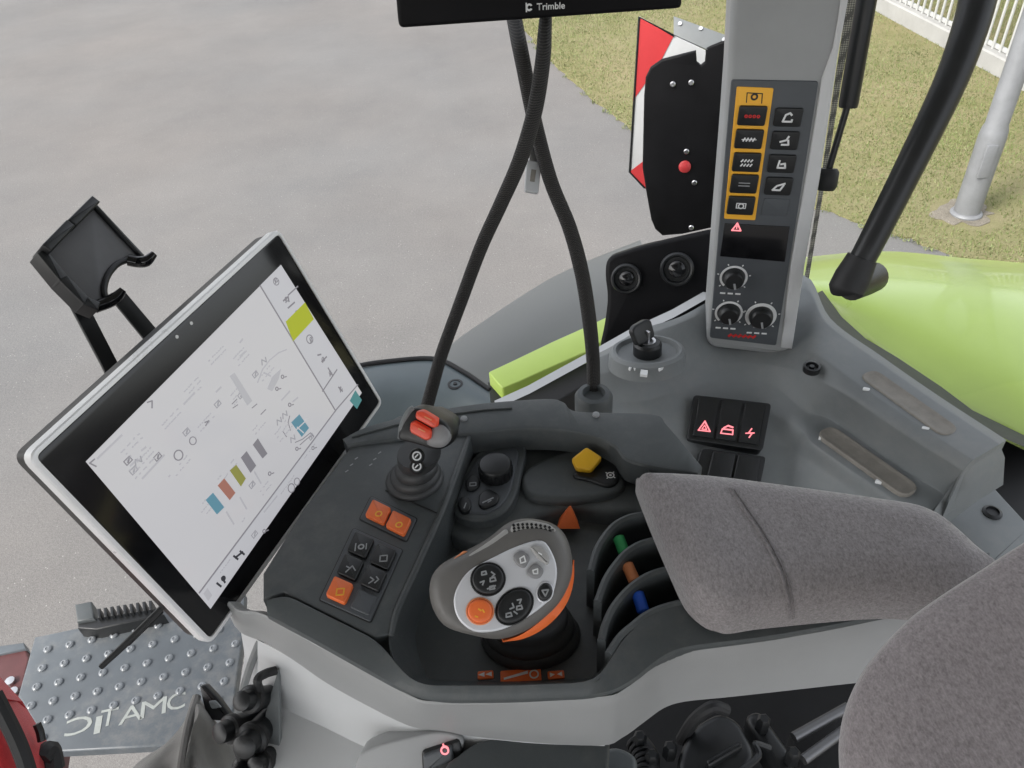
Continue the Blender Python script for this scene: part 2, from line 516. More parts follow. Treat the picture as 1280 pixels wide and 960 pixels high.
def fabric(name, col, streak=1.0):
    m = mat(name, col, 0.95, sheen=0.6, spec=0.2)
    nt = m.node_tree; N = nt.nodes; L = nt.links; b = N['Principled BSDF']
    tc = N.new('ShaderNodeTexCoord')
    mp = N.new('ShaderNodeMapping'); mp.inputs['Scale'].default_value = (1, 0.55, 1)
    L.new(tc.outputs['Object'], mp.inputs['Vector'])
    n1 = N.new('ShaderNodeTexNoise'); n1.inputs['Scale'].default_value = 900; n1.inputs['Detail'].default_value = 3
    n2 = N.new('ShaderNodeTexNoise'); n2.inputs['Scale'].default_value = 28; n2.inputs['Detail'].default_value = 6; n2.inputs['Roughness'].default_value = 0.7
    n3 = N.new('ShaderNodeTexNoise'); n3.inputs['Scale'].default_value = 420; n3.inputs['Detail'].default_value = 3
    for n in (n1, n2, n3): L.new(mp.outputs[0], n.inputs['Vector'])
    a = N.new('ShaderNodeMath'); a.operation = 'MULTIPLY_ADD'; a.inputs[1].default_value = 0.5; L.new(n1.outputs[0], a.inputs[0])
    a2 = N.new('ShaderNodeMath'); a2.operation = 'MULTIPLY_ADD'; a2.inputs[1].default_value = 0.14 * streak; L.new(n2.outputs[0], a2.inputs[0]); a2.inputs[2].default_value = 0.0
    a3 = N.new('ShaderNodeMath'); a3.operation = 'MULTIPLY_ADD'; a3.inputs[1].default_value = 0.5; L.new(n3.outputs[0], a3.inputs[0]); L.new(a2.outputs[0], a3.inputs[2])
    L.new(a3.outputs[0], a.inputs[2])
    rp = N.new('ShaderNodeValToRGB'); rp.color_ramp.elements[0].position = 0.40; rp.color_ramp.elements[1].position = 0.74
    rp.color_ramp.elements[0].color = tuple(x * 0.72 for x in col) + (1,); rp.color_ramp.elements[1].color = tuple(min(x * 1.3, 1) for x in col) + (1,)
    L.new(a.outputs[0], rp.inputs[0]); L.new(rp.outputs[0], b.inputs['Base Color'])
    bp = N.new('ShaderNodeBump'); bp.inputs['Strength'].default_value = 0.7; bp.inputs['Distance'].default_value = 0.0012
    L.new(a.outputs[0], bp.inputs['Height']); L.new(bp.outputs[0], b.inputs['Normal'])
    return m
M['cushion'] = fabric('grey_velour', (0.262, 0.244, 0.248))
M['seat'] = fabric('mauve_grey_velour', (0.275, 0.248, 0.254), 1.2)

def ground_mat(name, c1, c2, speck, scale, bump, rough=0.9, spk=0.54):
    m = bpy.data.materials.new(name); m.use_nodes = True
    nt = m.node_tree; N = nt.nodes; L = nt.links; b = N['Principled BSDF']
    b.inputs['Roughness'].default_value = rough; b.inputs['Specular IOR Level'].default_value = 0.3
    tc = N.new('ShaderNodeTexCoord')
    n1 = N.new('ShaderNodeTexNoise'); n1.inputs['Scale'].default_value = scale; n1.inputs['Detail'].default_value = 8; n1.inputs['Roughness'].default_value = 0.7
    n2 = N.new('ShaderNodeTexNoise'); n2.inputs['Scale'].default_value = 70; n2.inputs['Detail'].default_value = 4; n2.inputs['Roughness'].default_value = 0.7
    n3 = N.new('ShaderNodeTexVoronoi'); n3.inputs['Scale'].default_value = 38
    for n in (n1, n2, n3): L.new(tc.outputs['Object'], n.inputs['Vector'])
    r1 = N.new('ShaderNodeValToRGB'); r1.color_ramp.elements[0].position = 0.32; r1.color_ramp.elements[1].position = 0.68
    r1.color_ramp.elements[0].color = c1 + (1,); r1.color_ramp.elements[1].color = c2 + (1,)
    L.new(n1.outputs[0], r1.inputs[0])
    r2 = N.new('ShaderNodeMapRange'); r2.inputs['From Min'].default_value = 0.3; r2.inputs['From Max'].default_value = 0.7
    r2.inputs['To Min'].default_value = 0.86; r2.inputs['To Max'].default_value = 1.12
    L.new(n2.outputs[0], r2.inputs['Value'])
    mx = N.new('ShaderNodeMix'); mx.data_type = 'RGBA'; mx.blend_type = 'MULTIPLY'; mx.inputs[0].default_value = 1.0
    L.new(r1.outputs[0], mx.inputs[6]); L.new(r2.outputs[0], mx.inputs[7])
    n5 = N.new('ShaderNodeTexNoise'); n5.inputs['Scale'].default_value = 0.35; n5.inputs['Detail'].default_value = 5; L.new(tc.outputs['Object'], n5.inputs['Vector'])
    r6 = N.new('ShaderNodeValToRGB'); r6.color_ramp.elements[0].position = .35; r6.color_ramp.elements[1].position = .65
    r6.color_ramp.elements[0].color = (.97, .985, 1.0, 1); r6.color_ramp.elements[1].color = (1.03, 1.0, .98, 1); L.new(n5.outputs[0], r6.inputs[0])
    n6 = N.new('ShaderNodeTexNoise'); n6.inputs['Scale'].default_value = 260; n6.inputs['Detail'].default_value = 2; L.new(tc.outputs['Object'], n6.inputs['Vector'])
    r7 = N.new('ShaderNodeMapRange'); r7.inputs['From Min'].default_value = .3; r7.inputs['From Max'].default_value = .7; r7.inputs['To Min'].default_value = .70; r7.inputs['To Max'].default_value = 1.28; L.new(n6.outputs[0], r7.inputs['Value'])
    mx3 = N.new('ShaderNodeMix'); mx3.data_type = 'RGBA'; mx3.blend_type = 'MULTIPLY'; mx3.inputs[0].default_value = 1.0
    L.new(mx.outputs[2], mx3.inputs[6]); L.new(r6.outputs[0], mx3.inputs[7])
    mx4 = N.new('ShaderNodeMix'); mx4.data_type = 'RGBA'; mx4.blend_type = 'MULTIPLY'; mx4.inputs[0].default_value = 1.0
    L.new(mx3.outputs[2], mx4.inputs[6]); L.new(r7.outputs[0], mx4.inputs[7]); mx = mx4
    r3 = N.new('ShaderNodeMath'); r3.operation = 'LESS_THAN'; r3.inputs[1].default_value = 0.11
    L.new(n3.outputs['Distance'], r3.inputs[0])
    n4 = N.new('ShaderNodeTexNoise'); n4.inputs['Scale'].default_value = 9; L.new(tc.outputs['Object'], n4.inputs['Vector'])
    r4 = N.new('ShaderNodeMath'); r4.operation = 'GREATER_THAN'; r4.inputs[1].default_value = spk; L.new(n4.outputs[0], r4.inputs[0])
    r5 = N.new('ShaderNodeMath'); r5.operation = 'MULTIPLY'; L.new(r3.outputs[0], r5.inputs[0]); L.new(r4.outputs[0], r5.inputs[1])
    mx2 = N.new('ShaderNodeMix'); mx2.data_type = 'RGBA'; L.new(r5.outputs[0], mx2.inputs[0])
    L.new(mx.outputs[2], mx2.inputs[6]); mx2.inputs[7].default_value = speck + (1,)
    L.new(mx2.outputs[2], b.inputs['Base Color'])
    bp = N.new('ShaderNodeBump'); bp.inputs['Strength'].default_value = bump; bp.inputs['Distance'].default_value = 0.01
    L.new(n2.outputs[0], bp.inputs['Height']); L.new(bp.outputs[0], b.inputs['Normal'])
    return m
M['asphalt'] = ground_mat('weathered_asphalt', (0.138, 0.135, 0.132), (0.176, 0.171, 0.165), (0.32, 0.31, 0.30), 0.6, 0.35)
M['soil'] = ground_mat('turf_soil', (0.16, 0.16, 0.065), (0.225, 0.195, 0.11), (0.25, 0.22, 0.15), 1.8, 0.3)
M['rubble'] = ground_mat('pale_rubble', (0.17, 0.15, 0.12), (0.25, 0.22, 0.18), (0.45, 0.42, 0.38), 6, 0.8)

# ================================================================== ground
mb = MB()
mb.slab(PZ(0), [(-40, -25), (60, -25), (60, 70), (-40, 70)], -0.3, 0.0, 0)
O('asphalt_yard', mb, M['asphalt'], kind='structure')

lawn_px = [(640, 20), (662, 46), (700, 88), (760, 140), (830, 190), (930, 235), (1050, 270), (1130, 297), (1215, 328), (1340, 372)]
edge = [Z(x, y, 0.0) for x, y in lawn_px]
edge = [(p.x, p.y) for p in edge]
e0 = Vector(edge[0]) - Vector(edge[1]); e0.normalize()
e1 = Vector(edge[-1]) - Vector(edge[-2]); e1.normalize()
far = [tuple(Vector(edge[0]) + e0 * 30)]
poly = far + edge + [tuple(Vector(edge[-1]) + e1 * 14), (45, 3.0), (45, 60), (-8, 60)]
edge_s = [(q.x, q.y) for q in crom(edge, False, 10)]
edge_s = [(x + random.uniform(-.02, .02), y + random.uniform(-.02, .02)) for x, y in edge_s]
lawn_poly = far + edge_s + [tuple(Vector(edge[-1]) + e1 * 14), (45, 3.0), (45, 60), (-8, 60)]
mb = MB(); mb.slab(PZ(0), lawn_poly, -0.05, 0.012, 0)
O('lawn', mb, M['soil'], kind='structure')

# worn ring of rubble round the lamp post
POLE = Z(1207, 268, 0.012)
mb = MB()
bl = []
for i in range(26):
    a = i / 26 * 2 * math.pi; r = random.uniform(.12, .20)
    bl.append((POLE.x - .02 + r * math.cos(a) * 1.15, POLE.y + .02 + r * math.sin(a)))
mb.slab(PZ(0), smooth2(bl, 3), -0.02, 0.018, 0)
O('gravel_patch', mb, M['rubble'], kind='structure')

# grass blades (nobody could count them)
import numpy as np
rng = np.random.default_rng(3)
def inside(poly, X, Y):
    c = np.zeros(X.shape, bool); n = len(poly)
    for i in range(n):
        x1, y1 = poly[i]; x2, y2 = poly[(i + 1) % n]
        if y1 == y2: continue
        k = ((y1 > Y) != (y2 > Y)) & (X < (x2 - x1) * (Y - y1) / (y2 - y1) + x1)
        c ^= k
    return c
NB = 420000
X = rng.uniform(-0.2, 8.2, NB); Y = rng.uniform(4.0, 13.0, NB)
k = inside(lawn_poly, X, Y)
for ex_, ey_ in edge_s[::2]:            # tufts that spill over the asphalt edge
    m_ = ((X - ex_) ** 2 + (Y - ey_) ** 2 < rng.uniform(.02, .09) ** 2)
    k |= m_
# keep what the picture can see, thinner with distance
rel = np.stack([X, Y, np.full(NB, -EYE.z)], 1)
dz = rel @ np.array(FWD); dx = rel @ np.array(RGT); dy = rel @ np.array(UPV)
sx = 640 + FPX * dx / dz; sy = 480 - FPX * dy / dz
k &= (sx > 560) & (sx < 1400) & (sy > -120) & (sy < 480)
k &= ((X - POLE.x) ** 2 + (Y - POLE.y) ** 2 > 0.05)
pat = np.sin(X * 2.3 + 1.3 * np.sin(Y * 1.7)) + np.sin(Y * 3.1 + X * .7) * .7
k &= rng.uniform(0, 1, NB) < np.clip(0.62 + 0.22 * pat, 0.2, 1)
X = X[k]; Y = Y[k]; n = len(X); pat = pat[k]
hh = rng.uniform(.010, .030, n); ww = rng.uniform(.003, .0065, n); an = rng.uniform(0, 6.283, n); le = rng.uniform(.1, 1.3, n)
la = rng.uniform(0, 6.283, n)
V = np.zeros((n, 3, 3))
V[:, 0] = np.stack([X - ww * np.cos(an), Y - ww * np.sin(an), np.full(n, .008)], 1)
V[:, 1] = np.stack([X + ww * np.cos(an), Y + ww * np.sin(an), np.full(n, .008)], 1)
V[:, 2] = np.stack([X + hh * np.sin(le) * np.cos(la), Y + hh * np.sin(le) * np.sin(la), .012 + hh * np.cos(le)], 1)
me = bpy.data.meshes.new('grass')
me.vertices.add(n * 3); me.vertices.foreach_set('co', V.reshape(-1))
me.loops.add(n * 3); me.loops.foreach_set('vertex_index', np.arange(n * 3, dtype=np.int32))
me.polygons.add(n); me.polygons.foreach_set('loop_start', np.arange(0, n * 3, 3, dtype=np.int32))
try: me.polygons.foreach_set('loop_total', np.full(n, 3, dtype=np.int32))
except Exception: pass
kind_i = (rng.uniform(0, 1, n) + 0.10 * pat + 0.12 * np.sin(X * .9 + Y * .6) > 0.42).astype(np.int32) + (rng.uniform(0, 1, n) > .72)
cols = [(0.195, 0.195, 0.09), (0.145, 0.18, 0.06), (0.175, 0.20, 0.075)]
for i, c in enumerate(cols):
    gm = mat('grass_blade', c, 0.6, var=0.25, vscale=3)
    me.materials.append(gm)
me.polygons.foreach_set('material_index', kind_i)
me.update(calc_edges=True); me.validate()
g = bpy.data.objects.new('grass', me); COL.objects.link(g)
tag(g, 'short patchy green and straw coloured grass beyond the asphalt', 'grass'); g['kind'] = 'stuff'

# ================================================================== fence with white plinth
fa = Z(1040, -14, 0.0); fb = Z(1190, 68, 0.0); fc = Z(1290, 122, 0.0)
fdir = (fc - fa); fdir.z = 0; fdir.normalize()
fn = Vector((fdir.y, -fdir.x, 0))
if fn.dot(EYE - fa) < 0: fn = -fn
fs0 = fa - fdir * 2.0
FL = 8.5
f_root = thing('fence', 'white paled fence on a pale concrete plinth behind the grass', 'fence', (fs0.x, fs0.y, 0))
mb = MB()
pf = Plane(fs0, fdir, fn)         # section plane: u = towards camera
prof = [(0.0, -0.05), (0.0, 0.16), (-0.015, 0.175), (-0.16, 0.175), (-0.175, 0.16), (-0.175, -0.05)]
sv = 1 if pf.v.z > 0 else -1
mb.loft([[fs0 + fn * u + Vector((0, 0, w)) + fdir * t for u, w in prof] for t in np.linspace(0, FL, 12)])
O('plinth', mb, M['conc'], f_root)
zb, zt = 0.175, 1.7
npale = int(FL / 0.11)
for r_z in (0.20, 1.5):
    mb = MB(); c = fs0 + fdir * FL / 2 - fn * 0.10 + Vector((0, 0, r_z))
    mb.box(c, fdir, fn, Vector((0, 0, 1)), (FL, 0.03, 0.035), 0.004)
    O('rail', mb, M['fence_w'], f_root)
mb = MB(); c0 = fs0 - fn * 0.075
mb.box(c0 + Vector((0, 0, (zb + zt) / 2)), fdir, fn, Vector((0, 0, 1)), (0.024, 0.018, zt - zb), 0.004)
pale = O('pale', mb, M['fence_w'], f_root)
for i in range(1, npale):
    q = pale.copy(); COL.objects.link(q); q.parent = f_root
    q.location = fdir * (i * 0.11) + Vector((0, 0, 0))
for i in range(5):
    mb = MB(); c = fs0 + fdir * (0.6 + i * 1.9) - fn * 0.125 + Vector((0, 0, 0.9))
    mb.box(c, fdir, fn, Vector((0, 0, 1)), (0.06, 0.06, 1.75), 0.006)
    O('fence_post', mb, M['fence_w'], f_root)

# ================================================================== lamp post
lp = thing('lamp_post', 'galvanised steel lamp post rising from rubble in the grass', 'lamp post', (POLE.x, POLE.y, 0))
mb = MB(); mb.lathe(POLE, (0, 0, 1), [(.083, -.02), (.083, .55), (.078, .60), (.068, .63), (.062, 3.0), (.055, 5.5), (.05, 5.55)], 24)
O('mast', mb, M['galv'], lp)
mb = MB(); mb.lathe(POLE, (0, 0, 1), [(.10, -.02), (.102, .015), (.094, .025), (.085, .03)], 24)
O('base_collar', mb, M['galv'], lp)
mb = MB(); mb.box(POLE + Vector((-.03, -.079, .42)), (1, 0, 0), (0, 1, 0), (0, 0, 1), (.075, .02, .22), .01)
O('access_door', mb, M['galv'], lp)
mb = MB(); mb.tube([POLE + Vector((0, 0, 5.4)), POLE + Vector((0, 0, 5.9)), POLE + Vector((-.35, -.2, 6.2)), POLE + Vector((-.9, -.5, 6.25))], .03)
O('lamp_arm', mb, M['galv'], lp)
mb = MB(); mb.box(POLE + Vector((-1.15, -.64, 6.24)), (.874, .486, 0), (0, 0, 1), (-.486, .874, 0), (.55, .12, .22), .03)
O('lamp_head', mb, M['galv'], lp)
# ================================================================== tractor body outside the cab
def px3(l):
    """(px, py, z) -> point"""
    return [Z(a, b, c) for a, b, c in l]
fen = thing('rear_fender', 'glossy lime green rear mudguard outside the right window', 'mudguard', tuple(Z(1150, 440, 1.0)))
rows = [px3([(1000, 322, 1.30), (1100, 314, 1.30), (1200, 322, 1.30), (1330, 338, 1.30)]),
        px3([(1000, 326, 1.60), (1100, 319, 1.60), (1200, 328, 1.60), (1330, 345, 1.60)]),
        px3([(1003, 331, 1.72), (1100, 327, 1.72), (1200, 338, 1.72), (1330, 355, 1.72)]),
        px3([(1008, 345, 1.783), (1100, 350, 1.785), (1200, 362, 1.788), (1330, 392, 1.788)]),
        px3([(1014, 360, 1.80), (1105, 380, 1.803), (1200, 420, 1.806), (1330, 495, 1.806)]),
        px3([(1024, 378, 1.785), (1108, 414, 1.79), (1195, 470, 1.79), (1330, 560, 1.79)]),
        px3([(1038, 402, 1.75), (1108, 455, 1.75), (1192, 518, 1.75), (1330, 600, 1.75)]),
        px3([(1042, 415, 1.62), (1108, 470, 1.62), (1192, 535, 1.62), (1330, 618, 1.62)])]
for r in rows: r.append(r[-1] + (r[-1] - r[-2]) * 1.6 + Vector((0, 0, -.10)))
mb = MB(); mb.patch(rows, 8, 5, 0.03)
O('fender_shell', mb, M['green_paint'], fen)
# black seal along the fender edge, seen past the side console
mb = MB()
q = [(1012, 372), (1036, 405), (1066, 432), (1106, 456), (1160, 492), (1200, 522), (1262, 552), (1300, 568)]
mb.loft([[Z(x, y - 1, 1.86), Z(x + 16, y - 9, 1.80), Z(x + 16, y - 9, 1.60), Z(x, y - 1, 1.60)] for x, y in q])
O('fender_seal', mb, M['rubber'], fen)

gp = thing('green_body_panel', 'short lime green body panel edged in black outside the lower windscreen', 'body panel', tuple(Z(680, 470, 1.6)))
pl = PZ(1.72)
mb = MB(); mb.slab(pl, rounded(pl.poly([(610, 465), (640, 451), (690, 427), (735, 407), (775, 388), (790, 400), (738, 437), (690, 458), (650, 476), (628, 485)]), .006), -.12, 0, .003, 4)
O('painted_panel', mb, M['green_paint'], gp)
pl = PZ(1.70)
mb = MB(); mb.slab(pl, pl.poly([(609, 470), (628, 487), (690, 461), (738, 440), (790, 405), (800, 420), (740, 470), (690, 500), (612, 510)]), -.1, -.012, .004)
O('black_edge_trim', mb, M['rubber'], gp)

wing_r = [[(572, 424, 1.50), (605, 401, 1.50), (647, 373, 1.50), (688, 348, 1.50), (730, 328, 1.50), (762, 315, 1.50), (800, 300, 1.50)],
          [(574, 428, 1.53), (607, 405, 1.53), (650, 377, 1.53), (691, 352, 1.53), (732, 332, 1.53), (764, 319, 1.53), (802, 304, 1.53)],
          [(590, 450, 1.56), (622, 432, 1.56), (664, 405, 1.56), (704, 381, 1.56), (744, 360, 1.56), (775, 346, 1.56), (812, 330, 1.56)],
          [(606, 490, 1.56), (640, 470, 1.56), (684, 446, 1.56), (722, 424, 1.56), (760, 404, 1.56), (790, 390, 1.56), (830, 375, 1.56)]]
wing_r = [[(540, 452, r[0][2]) if k < 2 else (545, 470, r[0][2]) if k == 2 else (560, 520, r[0][2])] + r for k, r in enumerate(wing_r)]
mb = MB(); mb.patch([px3(r) for r in wing_r], 6, 5, .04)
O('grey_wing_extension', mb, M['wing'], gp)

# ================================================================== cab shell: unseen roof added over the camera for shade and reflections, floor, sill
mb = MB()
rp = PZ(3.05)
mb.slab(rp, rounded([(-2.5, -1.6), (0.95, -1.6), (1.0, .5), (0.9, 1.0), (-1.5, 1.0), (-2.5, -.65)], .15), 0, .12, .03)  # outline stretched and cut across one corner to shape its shadow
O('shading_cab_roof', mb, M['roof'], kind='structure')
mb = MB()
fl = PZ(1.36)
mb.slab(fl, [(-.62, -.9), (.62, -.9), (.62, .62), (.2, .70), (-.3, .62), (-.62, .35)], -.06, 0, .004)
O('cab_floor', mb, M['dirtfloor'], kind='structure')

sill = thing('windscreen_sill', 'curved blue grey plastic sill with a screw below the windscreen', 'window sill', tuple(Z(520, 490, 1.85)))
rows = [px3([(385, 478, 1.90), (440, 456, 1.91), (500, 447, 1.91), (546, 446, 1.91), (580, 462, 1.91), (612, 484, 1.91)]),
        px3([(388, 488, 1.93), (444, 466, 1.94), (502, 456, 1.94), (546, 455, 1.94), (578, 470, 1.94), (612, 492, 1.94)]),
        px3([(392, 515, 1.935), (450, 492, 1.945), (505, 484, 1.945), (546, 484, 1.945), (578, 492, 1.945), (614, 512, 1.945)]),
        px3([(400, 560, 1.90), (455, 535, 1.91), (510, 525, 1.91), (550, 525, 1.91), (580, 530, 1.91), (616, 540, 1.91)]),
        px3([(405, 600, 1.86), (460, 575, 1.87), (515, 560, 1.87), (555, 560, 1.87), (585, 560, 1.87), (618, 565, 1.87)])]
mb = MB(); mb.patch(rows, 8, 5, .03)
O('sill_moulding', mb, M['sill'], sill)
mb = MB(); mb.tube([Z(x, y, 1.938) for x, y in ((385, 481), (440, 459), (500, 450), (546, 449), (580, 465), (612, 487))], .004, 8)
O('window_seal', mb, M['rubber'], sill)
pl = PZ(1.947)
mb = MB(); mb.lathe(pl.pt(569, 480), (0, 0, 1), [(.012, -.003), (.0125, .0005), (.009, .001), (.008, -.002), (.004, -.002), (.003, .002), (.0005, .002)], 20)
O('screw', mb, M['black'], sill)

# pale lower window frame running to the side console
mb = MB()
q = [(618, 506), (660, 487), (735, 446), (790, 415), (840, 392), (893, 362)]
mb.loft([[Z(x, y - 5, 1.93), Z(x, y - 5, 1.95), Z(x + 2, y + 5, 1.95), Z(x + 2, y + 5, 1.93)] for x, y in q])
tag(O('window_frame_rail', mb, M['white']), 'pale diagonal window frame rail above the ignition key console', 'window frame')

# ================================================================== side console
sc = thing('side_console', 'moulded grey right hand side console with ignition lock and rocker switches', 'console', tuple(Z(1000, 540, 1.5)))
rows = [px3([(735, 448, 1.985), (770, 430, 2.0), (800, 412, 2.01), (850, 396, 2.01), (895, 372, 2.01), (950, 350, 2.01), (1008, 345, 2.01), (1038, 398, 2.01), (1100, 444, 2.01), (1172, 494, 2.01), (1258, 550, 2.01)]),
        px3([(737, 452, 1.998), (772, 436, 2.015), (802, 420, 2.02), (850, 403, 2.02), (895, 385, 2.0), (950, 372, 1.995), (1006, 360, 2.02), (1034, 404, 2.02), (1095, 449, 2.02), (1166, 499, 2.02), (1250, 555, 2.02)]),
        px3([(742, 470, 1.99), (776, 462, 2.0), (806, 452, 2.01), (850, 436, 2.0), (893, 428, 1.984), (940, 434, 1.980), (992, 436, 1.992), (1022, 445, 2.018), (1072, 480, 2.02), (1140, 526, 2.02), (1216, 575, 2.02)]),
        px3([(746, 486, 1.975), (778, 482, 1.98), (808, 478, 1.98), (850, 462, 1.978), (892, 452, 1.972), (940, 454, 1.970), (985, 460, 1.98), (1014, 472, 1.995), (1056, 492, 2.01), (1128, 540, 2.01), (1204, 588, 2.01)]),
        px3([(750, 505, 1.96), (780, 503, 1.96), (810, 500, 1.96), (850, 488, 1.96), (890, 478, 1.955), (940, 476, 1.955), (970, 484, 1.955), (1006, 514, 1.946), (1040, 526, 1.942), (1110, 575, 1.942), (1182, 619, 1.942)]),
        px3([(755, 535, 1.94), (785, 535, 1.94), (812, 535, 1.94), (850, 530, 1.935), (888, 525, 1.93), (935, 522, 1.93), (966, 522, 1.93), (1000, 536, 1.938), (1018, 556, 1.940), (1084, 602, 1.940), (1156, 650, 1.940)]),
        px3([(757, 565, 1.92), (787, 570, 1.92), (814, 570, 1.92), (850, 565, 1.915), (888, 560, 1.908), (935, 558, 1.905), (964, 556, 1.905), (988, 560, 1.905), (1006, 572, 1.91), (1070, 616, 1.915), (1142, 664, 1.92)]),
        px3([(760, 620, 1.89), (790, 630, 1.89), (818, 630, 1.89), (850, 625, 1.885), (888, 620, 1.875), (930, 620, 1.87), (960, 620, 1.87), (980, 622, 1.87), (1000, 636, 1.87), (1056, 668, 1.87), (1116, 705, 1.87)])]
mb = MB(); mb.tightpatch(rows, .14, ku=6, kv=4, skirt=.10)
O('console_body', mb, M['side'], sc)
# end face of the console towards the rear and the outer skirt under the window edge
mb = MB()
mb.loft([px3([(1250, 556, 2.014), (1216, 576, 2.014), (1203, 588, 2.004), (1179, 622, 1.95), (1158, 652, 1.94)]),
         px3([(1256, 572, 1.99), (1221, 594, 1.99), (1209, 606, 1.98), (1184, 638, 1.92), (1163, 664, 1.91)]),
         px3([(1254, 606, 1.93), (1222, 626, 1.93), (1210, 635, 1.92), (1186, 654, 1.88), (1165, 672, 1.87)])], closed=False)
b0 = len(mb.v)
O('console_end', mb, M['side'], sc)

def groove(pts, z, w, zoff=0.0):
    pl = PZ(z)
    a, b = pl.uv(*pts[0]), pl.uv(*pts[1])
    d = (Vector(b) - Vector(a)).normalized(); n = Vector((-d.y, d.x)) * w / 2
    poly = [Vector(a) + n, Vector(a) - n, Vector(b) - n, Vector(b) + n]
    poly = rounded([(v.x, v.y) for v in poly], w * .48, 6)
    mb = MB(); o1 = ccw(poly)
    mb.stack(pl, o1, [(0, -.012), (0, .0006), (.0012, .0018), (.003, .0016), (.006, .0006), (.009, .0003)], mode='inset')
    return O('storage_groove', mb, M['tan'], sc), pl
g1, plg = groove([(1083, 466), (1190, 542)], 2.0203, .031)
g2, plg2 = groove([(1029, 537), (1141, 616)], 1.9450, .033)
for (x, y, z) in ((1082, 486, 2.020), (1156, 535, 2.019), (1027, 547, 1.943), (1098, 601, 1.943)):
    pl = PZ(z); mb = MB()
    c = pl.uv(x, y)
    mb.slab(pl, rounded([(c[0] - .005, c[1] - .001), (c[0] + .003, c[1] - .005), (c[0] + .006, c[1] - .001), (c[0] - .002, c[1] + .003)], .002), -.006, .0018, .001)
    O('pale_clip', mb, M['print_w'], sc)
pl = PZ(2.017)
mb = MB(); mb.lathe(pl.pt(1015, 458), (0, 0, 1), [(.012, -.008), (.012, .001), (.009, .0015), (.008, -.003), (.004, -.003), (.0035, .001), (.0005, .001)], 20)
O('screw', mb, M['black'], sc)
# ignition lock on its round dish
pl = PZ(2.022)
mb = MB(); c = pl.pt(809, 442)
mb.lathe(c, (0, 0.1, 1), [(.058, -.02), (.056, .004), (.051, .008), (.047, .008), (.043, .002), (.03, .001), (.0005, .001)], 40, sx=1.0, sy=.8)
O('ignition_dish', mb, M['side'], sc)
mb = MB(); mb.lathe(c + Vector((0, 0, .001)), (0, 0.1, 1), [(.021, 0), (.021, .016), (.018, .02), (.012, .021), (.011, .018), (.0005, .018)], 28)
lock = O('ignition_lock', mb, M['black'], sc)
mb = MB(); mb.lathe(c + Vector((0, 0.002, .019)), (0, 0.1, 1), [(.012, 0), (.012, .004), (.0005, .004)], 20)
mb.box(c + Vector((-.001, .003, .03)), (.8, .6, 0), (-.6, .8, 0), (0, 0, 1), (.004, .009, .02), .001)
O('key_blade', mb, M['steel'], lock)
pk = Plane(c + Vector((-.008, .004, .036)), (.55, -.75, .5), (.75, .55, 0))
mb = MB(); mb.slab(pk, rounded([(-.018, -.014), (.018, -.014), (.02, .012), (.012, .017), (-.012, .017), (-.02, .012)], .007), -.0045, .0045, .003)
O('key_head', mb, M['black'], lock)
plm = PZ(2.0285)
mb = MB()
for pts in ([(786, 455), (794, 460)], [(787, 460), (794, 455)]):
    mb.stroke(plm, plm.poly(pts), .003, -.004, .0004)
mb.slab(plm, plm.poly([(801, 462), (810, 463), (809, 469), (800, 468)]), -.004, .0004, 0)
mb.stroke(plm, plm.poly([(824, 461), (832, 457), (825, 455)]), .0025, -.004, .0004)
O('lock_markings', mb, M['print_w'], sc)

